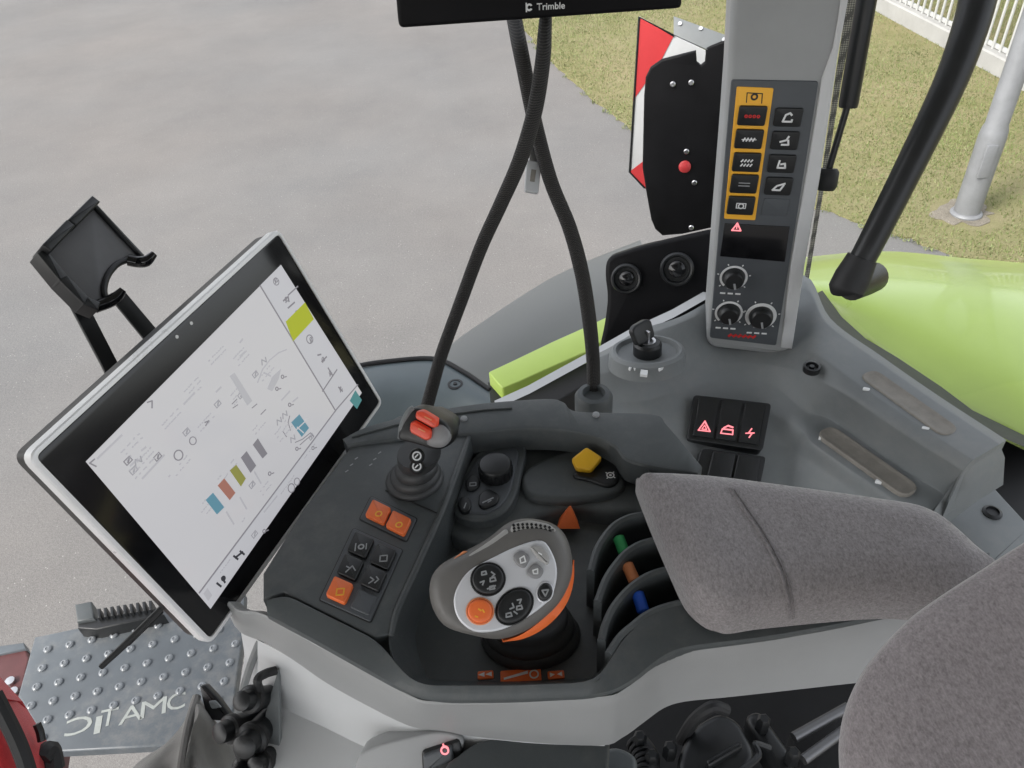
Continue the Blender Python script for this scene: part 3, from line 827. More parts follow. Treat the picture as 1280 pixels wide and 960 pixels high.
# rocker switches
pr = plane3(Z(868, 494, 1.962), Z(962, 504, 1.958), Z(860, 550, 1.926))
sw = MB(); sw.slab(pr, rounded(pr.poly([(867, 494), (964, 505), (953, 564), (858, 550)]), .006), -.03, .0035, .002)
swb = O('switch_frame', sw, M['black'], sc)
quad = [(872, 499), (958, 509), (949, 558), (864, 546)]
def lerp2(a, b, t): return (a[0] + (b[0] - a[0]) * t, a[1] + (b[1] - a[1]) * t)
def bil(q, u, v): return lerp2(lerp2(q[0], q[1], u), lerp2(q[3], q[2], u), v)
for i in range(3):
    u0, u1 = i / 3 + .015, (i + 1) / 3 - .015
    pts = pr.poly([bil(quad, u0, 0), bil(quad, u1, 0), bil(quad, u1, 1), bil(quad, u0, 1)])
    mb = MB()
    def hh_(t): return .0050 + .0075 * abs(t - .45) ** 1.6 * 2
    secs = []
    for k in range(11):
        t = k / 10
        a_ = pr.uv(*bil(quad, u0, t)); b__ = pr.uv(*bil(quad, u1, t)); h = hh_(t); w_ = Vector(b__) - Vector(a_)
        if k in (0, 10): h -= .001
        secs.append([pr.at(a_, 0), pr.at(a_, h - .0015), pr.at(tuple(Vector(a_) + w_ * .05), h), pr.at(tuple(Vector(b__) - w_ * .05), h), pr.at(b__, h - .0015), pr.at(b__, 0)])
    mb.loft(secs)
    rk = O('rocker_switch', mb, M['black'], sc)
    ic = bil(quad, (u0 + u1) / 2, .70); mb = MB()
    c = pr.uv(ic[0], ic[1], .008); h = hh_(.80) + .0012
    if i == 0:
        mb.stroke(pr, [(c[0] - .0085, c[1] - .006), (c[0] + .0085, c[1] - .006), (c[0], c[1] + .009)],   .0018, .001, h, closed=True)
        mb.stroke(pr, [(c[0] - .0035, c[1] - .0035), (c[0] + .0035, c[1] - .0035), (c[0], c[1] + .0028)], .0012, .001, h, closed=True)
    elif i == 1:
        mb.stroke(pr, [(c[0] - .009, c[1] - .006), (c[0] + .008, c[1] - .006), (c[0] + .008, c[1] + .001), (c[0] - .007, c[1] + .001)],   .0018, .001, h, closed=True)
        mb.stroke(pr, [(c[0] - .005, c[1] + .003), (c[0] + .001, c[1] + .007), (c[0] + .008, c[1] + .005)],   .0018, .001, h)
    else:
        mb.stroke(pr, [(c[0] + .002, c[1] + .007), (c[0] - .002, c[1]), (c[0] + .003, c[1]), (c[0] - .001, c[1] - .007)],   .0018, .001, h)
        mb.stroke(pr, [(c[0] - .006, c[1] - .001), (c[0] + .006, c[1] + .001)], .0014, .001, h)
    O('lit_symbol', mb, M['glow_r'], rk)
pr2 = plane3(Z(880, 562, 1.925), Z(955, 572, 1.918), Z(870, 600, 1.900))
mb = MB(); mb.slab(pr2, rounded(pr2.poly([(876, 561), (957, 571), (946, 625), (862, 612)]), .006), -.03, .004, .002)
O('switch_frame', mb, M['black'], sc)
quad2 = [(889, 565), (951, 573), (942, 622), (878, 611)]
for i in range(2):
    u0, u1 = i / 2 + .02, (i + 1) / 2 - .02
    pts = pr2.poly([bil(quad2, u0, 0), bil(quad2, u1, 0), bil(quad2, u1, 1), bil(quad2, u0, 1)])
    mb = MB(); mb.slab(pr2, rounded(pts, .003), 0, .010, .002)
    O('rocker_switch', mb, M['black'], sc)

# rear plate beside the console, with a fastener
rp_ = thing('rear_trim_plate', 'grey trim plate with a dark fastener behind the side console', 'trim plate', tuple(Z(1210, 655, 1.84)))
pl = PZ(1.86)
mb = MB(); mb.slab(pl, rounded(pl.poly([(1160, 650), (1240, 606), (1285, 655), (1300, 672), (1220, 740), (1180, 760)]), .006), -.03, 0, .003)
O('plate', mb, M['side'], rp_)
mb = MB(); mb.lathe(pl.pt(1240, 641), (0, 0, 1), [(.013, -.003), (.013, .002), (.009, .004), (.0085, .001), (.0005, .001)], 16)
O('fastener', mb, M['black'], rp_)
mb = MB(); pl = PZ(1.84)
pl = PZ(1.80)
mb.slab(pl, pl.poly([(1238, 546), (1256, 549), (1284, 563), (1330, 592), (1460, 690), (1420, 820), (1225, 700), (1220, 600)]), -.08, 0, .004)  # black slab filling the gap beside the plate
tag(O('black_gap_slab', mb, M['rubber']), 'black slab between side console and green mudguard', 'trim panel')

# ================================================================== pillar with its switch panel
PA, PB, PD, PC = D(914, 98, .97), D(1025, 100, .955), D(886, 425, 1.22), D(972, 432, 1.20)
pp = plane3(PA, PB, PD)
if pp.v.z < 0: pp = Plane(pp.o, pp.n, -pp.u)
pil = thing('cab_pillar', 'grey cab pillar carrying yellow and black switch panel', 'pillar', tuple(Z(930, 440, 2.0)))
out = [(883, 428), (893, 300), (903, 180), (909, 98), (912, 40), (932, -330), (1112, -330), (1060, 0), (1047, 70), (1043, 100), (1025, 220), (1006, 330), (990, 438), (985, 447), (890, 436)]
mb = MB(); mb.slab(pp, rounded(pp.poly(out), [.012] * 3 + [.02] * 2 + [.01] * 2 + [.02] * 3 + [.01] * 5), -.09, .0, .010, 5)
O('pillar_trim', mb, M['pillar'], pil)
# outer edge of the pillar, standing proud; paler colour stands in for light on it
mb = MB(); e = pp.poly([(1027, 98), (1041, 60), (1048, 20), (1096, -330), (1110, -330), (1060, 0), (1047, 70), (1043, 100), (1025, 220), (1006, 330), (990, 436), (976, 434), (988, 330), (1008, 215)], .001)
mb.slab(pp, e, -.02, .003, .002)
O('lit_edge_strip', mb, M['white'], pil)
mb = MB(); mb.slab(pp, rounded(pp.poly([(914, 99), (1023, 101), (970, 431), (887, 421)]), .004), -.01, .003, .0015)
O('switch_panel', mb, M['panel'], pil)
P3 = pp.up(.003)
mb = MB(); mb.slab(P3, rounded(P3.poly([(921, 108), (967, 110), (944, 275), (905, 273)]), .002), -.001, .0012, .0006)
O('yellow_strip', mb, M['amber'], pil)
P4 = P3.up(.0012)
mb = MB(); c = P4.uv(943, 121)
mb.stroke(P4, P4.poly([(933, 128), (934, 116), (953, 117), (952, 129)]), .0012, -.0005, .0003)
mb.ringflat(P4, c, .0022, .0045, -.0005, .0003)
O('power_takeoff_symbol', mb, M['print_k'], pil)
def qbox(pl, px, py, w, h, r=.003):
    """rounded rectangle of picture size w x h about a picture point, laid out along the panel's own axes"""
    a = pl.uv(px, py); s = (pl.at(a) - EYE).dot(FWD) / FPX
    ax = (pp.u.dot(RGT)); 
    W, H = w * s / 2, h * s / 2 / max(abs(pl.v.dot(UPV)), .3)
    return rounded([(a[0] - W, a[1] - H), (a[0] + W, a[1] - H), (a[0] + W, a[1] + H), (a[0] - W, a[1] + H)], r), a, s
ycs = [(940, 144), (936, 173), (933, 202), (930, 229), (926, 256)]
for i, (x, y) in enumerate(ycs):
    poly, a, s = qbox(P4, x, y, 34 - i * .4, 19)
    mb = MB(); mb.slab(P4, poly, -.001, .004, .0012)
    bt = O('button', mb, M['black'], pil)
    P5 = P4.up(.004); mb = MB()
    if i == 0:
        for dx in (-.0075, -.0025, .0025, .0075):
            mb.ringflat(P5, (a[0] + dx, a[1]), .0008, .0022, -.001, .0004, n=12)
        mi = M['print_r']
    elif i == 1:
        for dx in (-.006, -.002, .002, .006): mb.stroke(P5, [(a[0] + dx - .0012, a[1] - .002), (a[0] + dx + .0008, a[1] + .002)], .0018, -.001, .0004)
        mb.stroke(P5, [(a[0] - .009, a[1]), (a[0] + .009, a[1])], .001, -.001, .0003); mi = M['print_w']
    elif i == 2:
        for r in (-1, 1):
            for dx in (-.006, -.002, .002, .006): mb.stroke(P5, [(a[0] + dx - .001, a[1] + r * .003 - .0015), (a[0] + dx + .001, a[1] + r * .003 + .0012)], .0018, -.001, .0004)
        mi = M['print_w']
    elif i == 3:
        for r in (-1, 1): mb.stroke(P5, [(a[0] - .007, a[1] + r * .002), (a[0] + .007, a[1] + r * .002)], .0012, -.001, .0003)
        mi = M['print_g']
    else:
        mb.ringflat(P5, a, .0025, .0042, -.001, .0004); mb.stroke(P5, [(a[0] - .006, a[1] - .003), (a[0] - .006, a[1] + .004), (a[0] + .006, a[1] + .004), (a[0] + .006, a[1] - .003)], .0012, -.001, .0004, closed=True)
        mi = M['print_w']
    O('symbol', mb, mi, bt)
gl = [[(-.003, -.004), (.002, -.004), (.004, -.003)], ]
shapes = [[[(-.005, -.004), (-.003, .003), (.001, .005), (.003, .003)], [(-.005, -.004), (.004, -.004), (.004, -.002)]],
          [[(-.005, -.001), (.001, .001), (.003, .005)], [(-.003, -.004), (.004, -.004), (.003, .001)]],
          [[(-.004, -.004), (-.003, .004)], [(-.004, -.004), (.004, -.004), (.003, .001), (-.001, 0)]],
          [[(-.006, -.004), (-.002, .001), (.006, .004)], [(-.006, -.004), (.002, -.004), (.005, .002)]]]
rcs = [(985, 146), (981, 175), (977, 204), (973, 232), (969, 259)]
for i, (x, y) in enumerate(rcs):
    poly, a, s = qbox(P3, x, y, 33 - i * .3, 18)
    mb = MB(); mb.slab(P3, poly, -.001, .0035 if i < 4 else .001, .001)
    bt = O('button', mb, M['black'] if i < 4 else M['panel'], pil)
    if i < 4:
        P5 = P3.up(.0035); mb = MB()
        for st in shapes[i]: mb.stroke(P5, [(a[0] + u * 1.2, a[1] + v * 1.2) for u, v in st], .0024, -.001, .0004)
        O('symbol', mb, M['print_w'], bt)
mb = MB(); mb.slab(P3, P3.poly([(906, 279), (987, 283), (981, 327), (900, 320)]), -.001, .0012, .0006)
dsp = O('display_window', mb, M['blackgloss'], pil)
Pd = P3.up(.0012); a = Pd.uv(921, 284); mb = MB()
mb.stroke(Pd, [(a[0] - .006, a[1] - .005), (a[0] + .006, a[1] - .005), (a[0], a[1] + .006)], .002, -.0005, .0004, closed=True)
mb.stroke(Pd, [(a[0], a[1] + .002), (a[0], a[1] - .002)], .0016, -.0005, .0004)
O('warning_symbol', mb, M['glow_r'], dsp)
for (x, y, r, fat) in ((917, 347, 17, 0), (911, 391, 17, 0), (951, 395, 19, 1)):
    a = P3.uv(x, y); s = (P3.at(a) - EYE).dot(FWD) / FPX; rr = r * s
    mb = MB(); mb.ringflat(P3, a, rr * (.74 if fat else .84), rr * 1.0, -.0005, .0006, -50, 230)
    for k in range(6):
        t = R_(-40 + k * 52); mb.stroke(P3, [(a[0] + math.cos(t) * rr * 1.12, a[1] + math.sin(t) * rr * 1.12), (a[0] + math.cos(t) * rr * 1.2, a[1] + math.sin(t) * rr * 1.2)], .0016, -.0005, .0005)
    for dx in (-.012, -.001, .010): mb.stroke(P3, [(a[0] + dx - .003, a[1] - rr * 1.38), (a[0] + dx + .003, a[1] - rr * 1.38)], .0026, -.0005, .0005)
    O('dial_markings', mb, M['print_w'], pil)
    mb = MB(); mb.lathe(P3.at(a), P3.n, [(rr * .78, 0), (rr * .76, .006), (rr * .68, .012), (rr * .6, .0135), (.0005, .0135)], 28, u=P3.u)
    kn = O('rotary_knob', mb, M['black'], pil)
    mb = MB(); P5 = P3.up(.0135); t = R_(-75)
    mb.stroke(P5, [(a[0] + math.cos(t) * rr * .15, a[1] + math.sin(t) * rr * .15), (a[0] + math.cos(t) * rr * .55, a[1] + math.sin(t) * rr * .55)], .003, -.002, .001)
    mb.slab(P3, [(a[0] - .35 * rr, a[1] - rr * .97), (a[0] + .5 * rr, a[1] - rr * .95), (a[0] + .5 * rr, a[1] - rr * .72), (a[0] - .35 * rr, a[1] - rr * .75)], -.0005, .0007, 0)
    O('pointer', mb, M['print_g'], kn)
mb = MB(); a = P3.uv(927, 420)
for k in range(6): mb.stroke(P3, [(a[0] - .019 + k * .0072, a[1] - .002), (a[0] - .016 + k * .0072, a[1] + .002)], .0032, -.0005, .0006)
mb.stroke(P3, [(a[0] - .02, a[1]), (a[0] + .02, a[1])], .0016, -.0005, .0004)
O('red_marking', mb, M['print_r'], pil)
# ================================================================== window beside the pillar: clear pane, dotted border
clear = bpy.data.materials.new('clear_glass'); clear.use_nodes = True
nt = clear.node_tree; nt.nodes.clear()
o_ = nt.nodes.new('ShaderNodeOutputMaterial'); t_ = nt.nodes.new('ShaderNodeBsdfTransparent'); t_.inputs[0].default_value = (.98, .985, .98, 1)
nt.links.new(t_.outputs[0], o_.inputs[0])
frit = bpy.data.materials.new('dotted_frit'); frit.use_nodes = True
nt = frit.node_tree; N = nt.nodes; b = N['Principled BSDF']; b.inputs['Roughness'].default_value = .5
tc = N.new('ShaderNodeTexCoord'); vo = N.new('ShaderNodeTexVoronoi'); vo.inputs['Scale'].default_value = 330; vo.inputs['Randomness'].default_value = 0
gt = N.new('ShaderNodeMath'); gt.operation = 'LESS_THAN'; gt.inputs[1].default_value = .42
nt.links.new(tc.outputs['Object'], vo.inputs['Vector']); nt.links.new(vo.outputs['Distance'], gt.inputs[0])
rm = N.new('ShaderNodeMix'); rm.data_type = 'RGBA'; rm.inputs[6].default_value = (.10, .098, .085, 1); rm.inputs[7].default_value = (.36, .35, .29, 1)
nt.links.new(gt.outputs[0], rm.inputs[0]); nt.links.new(rm.outputs[2], b.inputs['Base Color'])
wa, wb, wc = D(1062, -20, 1.06), D(1006, 345, 1.30), D(1330, 560, 1.45)
pw = plane3(wa, wb, wc)
swn = thing('side_window', 'clear side window pane with a dotted border beside the grey pillar', 'window', tuple(wb))
mb = MB(); mb.slab(pw, pw.poly([(1066, -120), (1006, 340), (1100, 430), (1420, 640), (1420, -120)]), -.002, .002, 0)
O('pane', mb, clear, swn)
mb = MB(); mb.slab(pw, pw.poly([(1064, -60), (1056, 20), (1043, 105), (1028, 210), (1006, 345), (1011, 348), (1034, 210), (1051, 105), (1067, 20), (1077, -60)], .003), .0025, .0035, 0)
O('dotted_border', mb, frit, swn)

# ================================================================== gas strut and grab handle
gs = thing('gas_strut', 'black gas strut hanging beside the grey pillar window', 'gas strut', tuple(D(1034, 230, 1.12)))
a, b_, c_ = D(1090, -40, .98), D(1060, 134, 1.06), D(1036, 212, 1.10)
mb = MB(); dr = (b_ - a).normalized()
mb.tube([a, a + (b_ - a) * .97, b_], [.0128, .0128, .012], 16, smooth=False)
O('cylinder', mb, M['black'], gs)
mb = MB(); mb.tube([b_ - dr * .01, c_], .0046, 12, smooth=False); O('piston_rod', mb, M['black'], gs)
mb = MB(); e = D(1032, 238, 1.11); 
mb.tube([c_ + (c_ - e) * .05, c_.lerp(e, .12), c_.lerp(e, .8), e], [.0115, .0145, .0145, .011], 16, smooth=False); O('end_fitting', mb, M['rubber'], gs)

gh = thing('grab_handle', 'thick bent black grab handle outside the right window', 'grab handle', tuple(D(1068, 360, 1.05)))
mb = MB()
mb.tube([D(1230, -60, .95), D(1222, 0, .96), D(1205, 58, .97), D(1180, 120, .985), D(1130, 222, 1.01), D(1088, 305, 1.03), D(1066, 346, 1.045)], [.0215, .0215, .0205, .0195, .018, .017, .0165], 20)
O('handle_bar', mb, M['black'], gh)
mb = MB(); mb.tube([D(1078, 322, 1.035), D(1066, 346, 1.045), D(1058, 362, 1.05), D(1057, 368, 1.052)], [.0195, .0235, .0235, .014], 20)
O('elbow', mb, M['rubber'], gh)
mb = MB(); mb.tube([D(1064, 356, 1.05), D(1080, 350, 1.07), D(1092, 346, 1.09)], [.0215, .022, .0205], 20, smooth=False)
O('mounting_boss', mb, M['black'], gh)
# ================================================================== warning board, its black backing and the lamp bracket outside
def facing(px, py, d, tilt=(0, 0, 0)):
    """upright plane at a place, facing back towards the cab"""
    o = D(px, py, d); n = Vector((-.25, -1, 0.12)).normalized() + Vector(tilt)
    return Plane(o, n, (1, -.25, 0))
wb_ = thing('warning_board', 'red and white striped warning board behind the black backing plate', 'warning board', tuple(D(790, 230, 1.75)))
pl = facing(800, 120, 1.74)
mb = MB(); mb.slab(pl, pl.poly([(799, 21), (846, 46), (905, 75), (905, 270), (806, 236), (787, 215)]), -.006, 0, .001)
O('board', mb, M['wwhite'], wb_)
for pts in ([(799, 22), (842, 45), (825, 78), (791, 126)], [(787.5, 214), (806, 200), (850, 165), (850, 250), (806, 235)]):
    mb = MB(); mb.slab(pl, pl.poly(pts), -.002, .0012, 0)
    O('red_stripe', mb, M['wred'], wb_)
mb = MB(); mb.tube([pl.pt(x, y, .001) for x, y in ((843, 45), (799, 21), (787, 215), (806, 235))], .0025, 6, smooth=False)
O('edge_trim', mb, M['black'], wb_)

bp_ = thing('backing_plate', 'tall black backing plate with a red reflector beside the grey pillar', 'backing plate', tuple(D(830, 290, 1.6)))
pl = facing(855, 170, 1.6)
op = pl.poly([(930, 40), (911, 49), (882, 60), (882, 68), (881, 78), (876, 82), (871, 78), (870, 64), (850, 69), (827, 75), (813, 85), (807, 97), (805, 120), (803, 210), (808, 242), (814, 275), (819, 287), (828, 295), (853, 293), (890, 285), (930, 290)])
mb = MB(); mb.slab(pl, op, -.012, 0, .004)
O('plate', mb, M['blackmatt'], bp_)
for x, y in ((864, 103), (841, 105), (858, 189), (868, 228), (864, 284)):
    mb = MB(); mb.lathe(pl.pt(x, y), pl.n, [(.0055, 0), (.0055, .003), (.004, .0045), (.0005, .0045)], 12)
    O('screw', mb, M['steel'], bp_)
mb = MB(); mb.lathe(pl.pt(856, 208), pl.n, [(.0125, 0), (.0125, .004), (.010, .006), (.0005, .007)], 20)
O('red_reflector', mb, M['wred'], bp_)
pg = Plane(pl.pt(880, 62), Vector((-.25, -.75, .75)), (1, -.25, 0))
mb = MB(); mb.slab(pg, pg.poly([(842, 20), (914, 46), (914, 50), (884, 62), (842, 43)]), -.004, .0, .001)
O('top_bracket', mb, M['side'], bp_)
for x, y in ((850, 30), (876, 36), (905, 50)):
    mb = MB(); mb.lathe(pg.pt(x, y), pg.n, [(.004, 0), (.004, .003), (.0005, .003)], 10)
    O('screw', mb, M['steel'], bp_)

lb = thing('lamp_bracket', 'black bracket with two round work lamps outside above the green panel', 'lamp bracket', tuple(D(780, 430, 1.45)))
pl = facing(820, 350, 1.42, (0, 0, .35))
mb = MB(); mb.slab(pl, rounded(pl.poly([(758, 322), (800, 308), (880, 290), (900, 286), (905, 375), (860, 402), (810, 420), (748, 440), (756, 405), (760, 370), (756, 345)]), .02), -.035, 0, .008)
O('bracket_body', mb, M['blackmatt'], lb)
for x, y, r in ((783, 348, 19), (846, 336, 21)):
    s = (pl.pt(x, y) - EYE).dot(FWD) / FPX; rr = r * s
    mb = MB(); mb.lathe(pl.pt(x, y), pl.n, [(rr, -.002), (rr, .010), (rr * .9, .014), (rr * .8, .013), (rr * .72, .006), (.0005, .004)], 32, u=pl.u)
    lamp = O('lamp_rim', mb, M['black'], lb)
    mb = MB(); mb.lathe(pl.pt(x, y, .005), pl.n, [(rr * .5, 0), (rr * .48, .005), (rr * .3, .009), (.0005, .011)], 24, u=pl.u)
    O('lamp_lens', mb, M['blackgloss'], lamp)

# ================================================================== overhead display, cables, hanging tag
od = thing('overhead_display', 'black overhead guidance display with white lettering on its lower edge', 'display', tuple(D(680, 30, .80)))
pl = Plane(D(680, 22, .80), Vector((.05, -.80, -.25)), (1, .0, .0))
pl = plane3(D(500, 34, .80), D(852, 10, .82), D(505, -160, .72))
if pl.v.dot(UPV) < 0: pl = Plane(pl.o, pl.n, -pl.u)
mb = MB(); mb.slab(pl, rounded(pl.poly([(497, 20), (499, 36), (853, 11), (853, -5), (870, -230), (480, -200)]), [.012, .014, .014, .012, .02, .02], 5), -.035, 0, .004)
O('housing', mb, M['blackmatt'], od)
mb = MB(); mb.slab(pl, pl.poly([(515, -8), (838, -22), (845, -190), (510, -170)]), -.002, .0006, 0)
O('screen', mb, M['blackgloss'], od)
letters('Trimble', pl, (671, 12.5), (706, 10.5), M['print_w'], od, h=.0008, bold=.012)
mb = MB(); a = pl.uv(661.5, 9); mb.ringflat(pl, a, .0018, .0036, -.001, .0008, 30, 330, 14); mb.stroke(pl, [(a[0] - .003, a[1] - .004), (a[0] - .003, a[1] + .004)], .0013, -.001, .0008)
O('emblem', mb, M['print_w'], od)

def braided():
    m = mat('braided_sleeve', (0.013, 0.013, 0.014), 0.6)
    nt = m.node_tree; N = nt.nodes; L = nt.links; b = N['Principled BSDF']
    tc = N.new('ShaderNodeTexCoord')
    w1 = N.new('ShaderNodeTexWave'); w1.wave_type = 'BANDS'; w1.bands_direction = 'DIAGONAL'; w1.inputs['Scale'].default_value = 260
    w2 = N.new('ShaderNodeTexWave'); w2.wave_type = 'BANDS'; w2.bands_direction = 'Z'; w2.inputs['Scale'].default_value = 170
    ad = N.new('ShaderNodeMath'); ad.operation = 'ADD'
    L.new(tc.outputs['Object'], w1.inputs[0]); L.new(tc.outputs['Object'], w2.inputs[0])
    L.new(w1.outputs['Fac'], ad.inputs[0]); L.new(w2.outputs['Fac'], ad.inputs[1])
    bp = N.new('ShaderNodeBump'); bp.inputs['Strength'].default_value = .8; bp.inputs['Distance'].default_value = .0012
    L.new(ad.outputs[0], bp.inputs['Height']); L.new(bp.outputs[0], b.inputs['Normal'])
    rp = N.new('ShaderNodeValToRGB'); rp.color_ramp.elements[0].position = .4; rp.color_ramp.elements[1].position = 1.7 / 2 + .1
    rp.color_ramp.elements[0].color = (.006, .006, .006, 1); rp.color_ramp.elements[1].color = (.10, .093, .088, 1)
    dv = N.new('ShaderNodeMath'); dv.operation = 'MULTIPLY'; dv.inputs[1].default_value = .5
    L.new(ad.outputs[0], dv.inputs[0]); L.new(dv.outputs[0], rp.inputs[0]); L.new(rp.outputs[0], b.inputs['Base Color'])
    return m
M['braid'] = braided()
mb = MB()
mb.tube([D(640, 8, .865), D(646, 40, .85), D(654, 80, .83), D(668, 150, .845), D(688, 225, .86), D(712, 285, .88), D(727, 340, .91), D(736, 395, .95), D(741, 445, .985), D(742, 480, 1.0), D(742, 520, 1.01)], [.0085, .0085, .0080, .0080, .0085, .0088, .0085, .0085], 14, k=10)
tag(O('cable', mb, M['braid']), 'black braided cable curving down to the right from overhead display', 'cable', 'cables under the overhead display')
mb = MB()
mb.tube([D(683, 5, .85), D(681, 40, .83), D(678, 80, .81), D(668, 140, .80), D(650, 200, .80), D(626, 255, .815), D(601, 310, .835), D(575, 380, .865), D(553, 440, .895), D(540, 485, .92), D(528, 530, .94)], [.0062, .0078, .0082, .0080, .0075, .0072, .0072, .0075, .008], 14, k=10)
tag(O('cable', mb, M['braid']), 'black braided cable swinging down left towards the small red button joystick', 'cable', 'cables under the overhead display')
kt = thing('hanging_tag', 'small pale metal tag hanging between the crossed black cables', 'key tag', tuple(D(667, 240, .86)))
mb = MB(); mb.tube([D(681, 95, .86), D(678, 130, .862), D(673, 160, .862), D(671, 182, .862)], .0011, 6); O('cord', mb, M['rubber'], kt)
mb = MB(); mb.tube([D(673, 160, .862), D(671, 180, .862)], .0042, 10, smooth=False); O('clasp', mb, M['black'], kt)
pl = Plane(D(667, 212, .86), -FWD + Vector((.2, 0, .1)), RGT)
mb = MB(); mb.slab(pl, rounded(pl.poly([(662, 180), (677, 182), (676, 204), (661, 202)]), .002), -.004, 0, .0012); O('metal_ferrule', mb, M['steel'], kt)
mb = MB(); mb.slab(pl, rounded(pl.poly([(658, 200), (677, 203), (673, 242), (656, 239)]), .0025), -.004, .001, .0015); bd = O('tag_body', mb, M['wwhite'], kt)
mb = MB(); mb.slab(pl, pl.poly([(664, 212), (670, 213), (668, 228), (662, 227)]), -.001, .0016, .0003); O('slot', mb, M['tan'], bd)
# ================================================================== touch terminal
cs = [(33, 571), (349, 284), (480, 503), (263, 808)]
rr_ = [ray(x, y) for x, y in cs]
Mx = Matrix(((-rr_[1].x, rr_[2].x, -rr_[3].x), (-rr_[1].y, rr_[2].y, -rr_[3].y), (-rr_[1].z, rr_[2].z, -rr_[3].z)))
dd = Mx.inverted() @ (-rr_[0])
k0 = .54
TA, TB, TC, TD = [EYE + r * (k0 * d) for r, d in zip(rr_, (1, dd[0], dd[1], dd[2]))]
tp = plane3(TA, TB, TD)          # u runs along the top edge
if tp.v.dot(TA - TD) < 0: tp = Plane(tp.o, tp.n, -tp.u)
te = thing('touch_terminal', 'large tilted touch terminal with silver frame and white screen', 'display', tuple(TD - Vector((0, 0, .02))))
full = tp.poly(cs)
fr = rounded(full, .010, 5)
mb = MB(); f1 = ccw(fr)
mb.loft([[tp.at(q, -.010) for q in f1], [tp.at(q, -.0015) for q in f1], [tp.at(q, -.0003) for q in inset(f1, .0010)], [tp.at(q, 0) for q in inset(f1, .0024)], [tp.at(q, 0) for q in inset(f1, .0042)], [tp.at(q, -.0030) for q in inset(f1, .0047)], [tp.at(q, -.008) for q in inset(f1, .0047)]])
O('silver_frame', mb, M['silver'], te)
mb = MB(); mb.slab(tp, inset(f1, .0045), -.009, -.0008, .0008)
bezel = O('bezel_glass', mb, M['blackgloss'], te)
mb = MB(); mb.stack(tp, inset(f1, .0005), [(.80, -.045), (.93, -.036), (.985, -.026), (.992, -.0105)])
O('rear_housing', mb, M['black'], te)
# screen, lit
scr = bpy.data.materials.new('lit_screen'); scr.use_nodes = True
b = scr.node_tree.nodes['Principled BSDF']; b.inputs['Base Color'].default_value = (.26, .26, .27, 1); b.inputs['Roughness'].default_value = .16
b.inputs['Emission Color'].default_value = (.90, .89, .92, 1); b.inputs['Emission Strength'].default_value = .170
def lit(name, c, k=.20):
    m = mat(name, tuple(x * .4 for x in c), .25, emit=c, estr=k); return m
M['sc_bar'] = lit('screen_bar', (.70, .70, .74)); M['sc_line'] = lit('screen_line', (.32, .31, .34)); M['sc_faint'] = lit('screen_faint', (.52, .52, .55), .24)
M['sc_mid'] = lit('screen_mid', (.42, .42, .45), .22); M['sc_dark'] = lit('screen_dark', (.06, .06, .07)); M['sc_lime'] = lit('screen_lime', (.52, .58, .04)); M['sc_teal'] = lit('screen_teal', (.10, .32, .33))
M['sc_blue'] = lit('screen_blue', (.16, .36, .46)); M['sc_red'] = lit('screen_red', (.48, .22, .17)); M['sc_olive'] = lit('screen_olive', (.36, .36, .10)); M['sc_grey'] = lit('screen_grey', (.30, .29, .32))
sq = [(107, 577), (351, 331), (452, 491), (263, 761)]
sp_ = tp.up(-.0008)
mb = MB(); mb.slab(sp_, sp_.poly(sq), -.002, .0003, 0)
screen = O('screen', mb, scr, te)
S1 = sp_.up(.0003)
def flat(name, pts, m, h=.00025, pl=None):
    mb = MB(); mb.slab(S1, S1.poly(pts), -.0002, h, 0); return O(name, mb, m, screen)
def lines(name, segs, m, w=.0010, h=.0003):
    mb = MB()
    for sg in segs: mb.stroke(S1, S1.poly(sg), w, -.0002, h)
    return O(name, mb, m, screen)
flat('side_column', [(325, 357), (351, 331), (447, 483), (419, 513)], M['sc_bar'], .00015)
flat('status_bar', [(249, 740), (428, 500), (452, 491), (263, 761)], M['sc_bar'], .00012)
lines('divider', [[(325, 357), (419, 513)], [(249, 741), (421, 511), (447, 481)], [(403, 489), (421, 462)], [(360, 369), (372, 358)]], M['sc_line'], .0013, .0004)
flat('highlighted_tile', [(357, 402), (381, 378), (392, 399), (366, 427)], M['sc_lime'], .0004)
flat('highlighted_tile', [(437, 501), (444, 488), (452, 500), (446, 511)], M['sc_teal'], .0004)
for pts, m in (([(257, 625), (266, 616), (280, 634), (271, 643)], 'sc_blue'), ([(272, 607), (280, 598), (294, 616), (287, 625)], 'sc_red'), ([(287, 588), (295, 581), (307, 598), (301, 608)], 'sc_olive'),
               ([(301, 572), (308, 564), (320, 582), (313, 591)], 'sc_grey'), ([(316, 556), (322, 548), (334, 567), (328, 573)], 'sc_grey')):
    flat('status_tile', pts, M[m], .0004)
flat('machine_graphic', [(287, 470), (293, 466), (315, 501), (309, 507)], M['sc_faint'], .0004)
flat('machine_graphic', [(334, 486), (340, 471), (351, 461), (348, 474), (340, 489)], M['sc_faint'], .0004)
flat('status_tile', [(364, 528), (374, 518), (386, 535), (377, 546)], M['sc_blue'], .0004)
lines('tile_divider', [[(367, 540), (384, 524)], [(371, 534), (379, 541)]], scr, .0012, .0006)
mb = MB()
for (x, y, r) in ((223, 569, 7), (241, 551, 5.5), (387, 424, 6), (345, 352, 5), (364, 610, 6), (371, 602, 5), (300, 690, 0)):
    if r:
        a = S1.uv(x, y); s = (S1.at(a) - EYE).dot(FWD) / FPX; mb.ringflat(S1, a, r * s * .78, r * s, -.0002, .0003, n=20)
O('ring_symbol', mb, M['sc_line'], screen)
lines('arrow_symbol', [[(120, 583), (112, 579), (118, 574)]], M['sc_line'], .0011)
lines('arrow_symbol', [[(184, 503), (190, 501), (190, 510)]], M['sc_line'], .0011)
